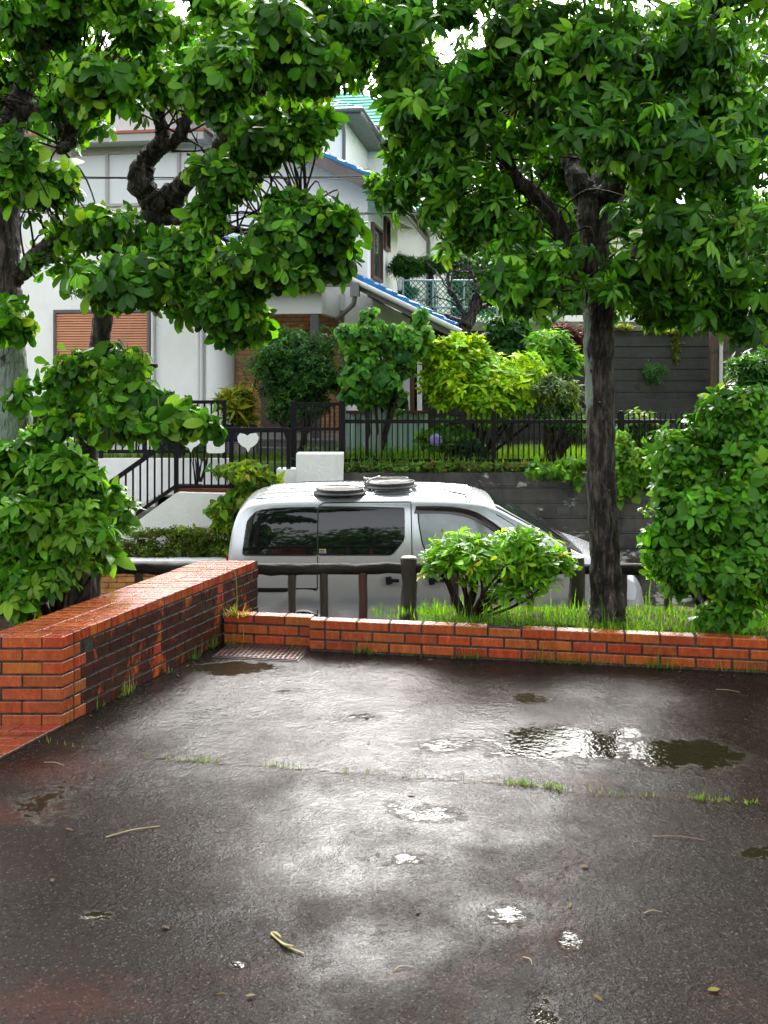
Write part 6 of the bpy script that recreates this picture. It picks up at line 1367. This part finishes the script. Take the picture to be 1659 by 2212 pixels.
def litter():
    M_straw = mat('straw', (.42, .30, .16), .5); M_yel = mat('yellow_stalk', (.40, .35, .14), .7, spec=.2)
    def twig(px, py, qx, qy, r, m, label, name='twig', cat='twig', bend=.01):
        a, c = gpt(px, py), gpt(qx, qy); A, Cc = np.array([*a, r + .003]), np.array([*c, r + .003]); n_ = np.array([-(Cc - A)[1], (Cc - A)[0], 0]); n_ = unit(n_); M_ = (A + Cc) / 2 + n_ * bend + (0, 0, .003); P, rr = catmull(np.array([A, M_, Cc]), np.array([r, r, r * .6]), 6); b = MB(); b.tube(P, rr, 6); tag(b.build(name, m), label, cat, 'dry twigs on the plaza' if cat == 'twig' else None)
    twig(106, 838, 160, 827, 0.00168, M_straw, 'long curved dry twig on the left part of the wet plaza')
    twig(653, 837, 705, 841, 0.00120, mat('red_straw', (.28, .10, .06), .5), 'thin reddish twig lying right of centre on the plaza')
    twig(394, 971, 412, 968, 0.00120, M_straw, 'short straw near the bottom centre')
    twig(523, 958, 532, 966, 0.00120, M_straw, 'tiny straw beside the bottom right crack')
    twig(644, 914, 662, 913, 0.00096, M_straw, 'very thin pale twig low on the right')
    twig(716, 690, 740, 693, 0.00120, M_straw, 'pale twig near the low wall at far right')
    twig(44, 763, 64, 766, 0.00096, M_straw, 'fine pale twig near the brick paving at left')
    t = thing('withered_stalk', (*gpt(287, 945), 0), 'yellow withered plant stalk with two blades lying on the wet plaza', 'plant stalk')
    b = MB(); A = [np.array([*gpt(*p), .005]) for p in ((271, 935), (279, 942), (290, 949), (304, 955))]; P, r = catmull(np.array(A), np.array([.0035, .003, .003, .002]), 6); b.tube(P, r, 6); b.build('stem', M_yel, t)
    for q in (((271, 934), (276, 936), (281, 941)), ((280, 944), (286, 948), (293, 950))):
        b = MB(); A = [np.array([*gpt(*p), .006 + .004 * i]) for i, p in enumerate(q)]; P, r = catmull(np.array(A), np.array([.002, .0045, .002]), 6); b.tube(P, r, 6); b.build('blade', M_yel, t)
    rng = np.random.default_rng(9); n = 1
    o = leaves('fallen_leaf', dict(P=np.array([[*gpt(707, 992), .006]]), A=np.array([[1., .2, .02]]), N=np.array([[0, 0, 1.]]), L=np.array([.045]), W=np.array([.022]), C=np.array([[.20, .17, .03]])), LMs, None, 'elliptic', .05, .1); tag(o, 'small yellow fallen leaf near the bottom right', 'leaf')
litter()

# the park's own trees behind the photographer, mirrored in the van windows and wet ground; unseen crowns added beside the road darken the windscreen
def park_and_added_trees():
    rng = np.random.default_rng(130); n = 9000; cc = np.stack([rng.uniform(-9, 9, 34), rng.uniform(-11, -7, 34), rng.uniform(1.6, 4.2, 34)], 1); cc[26:] = np.stack([rng.uniform(7.5, 10.5, 8), rng.uniform(9, 13, 8), rng.uniform(2.5, 5.5, 8)], 1); k = rng.integers(0, 34, n); u = unit(rng.normal(size=(n, 3))); P = cc[k] + u * (rng.random(n) ** .35)[:, None] * np.array([1.6, 1.3, 1.0])
    o = leaves('park_and_added_trees', dict(P=P, A=unit(u + rng.normal(0, .6, u.shape)), N=unit(u + (0, 0, .6)), L=rng.uniform(.25, .45, n), W=rng.uniform(.14, .26, n), C=palette(rng, n, [OLD, MID], [2, 1])), LMs, None, 'coarse'); tag(o, 'dark mass of park trees behind the photographer and added crowns beside the road', 'trees', kind='stuff')
park_and_added_trees()

def wet_leaves():
    rng = np.random.default_rng(140); P = []
    for _ in range(70):
        if rng.random() < .6: u = rng.uniform(.3, 4.2); q = LOW0 + LDIR * u + LNRM * (.08 + abs(rng.normal(0, .07)))
        elif rng.random() < .5: q = WALL0 + WDIR * rng.uniform(.1, 1.6) + np.array([.03 + abs(rng.normal(0, .06)), 0])
        else: q = gpt(rng.uniform(40, 740), rng.uniform(670, 1000))
        P.append((q[0], q[1], .006))
    n = len(P); a_ = rng.uniform(0, 6.28, n)
    o = leaves('fallen_leaves', dict(P=np.array(P), A=np.stack([np.cos(a_), np.sin(a_), np.full(n, .06)], 1), N=np.tile([0, 0, 1.], (n, 1)) + rng.normal(0, .12, (n, 3)), L=rng.uniform(.015, .05, n), W=rng.uniform(.006, .02, n), C=palette(rng, n, [(.06, .025, .012), (.14, .08, .03), (.20, .17, .06)], [3, 3, 1])), LMs, None, 'elliptic', .15, .2); tag(o, 'small brown wet leaf scraps on the plaza along the walls', 'leaf litter', kind='stuff')
wet_leaves()
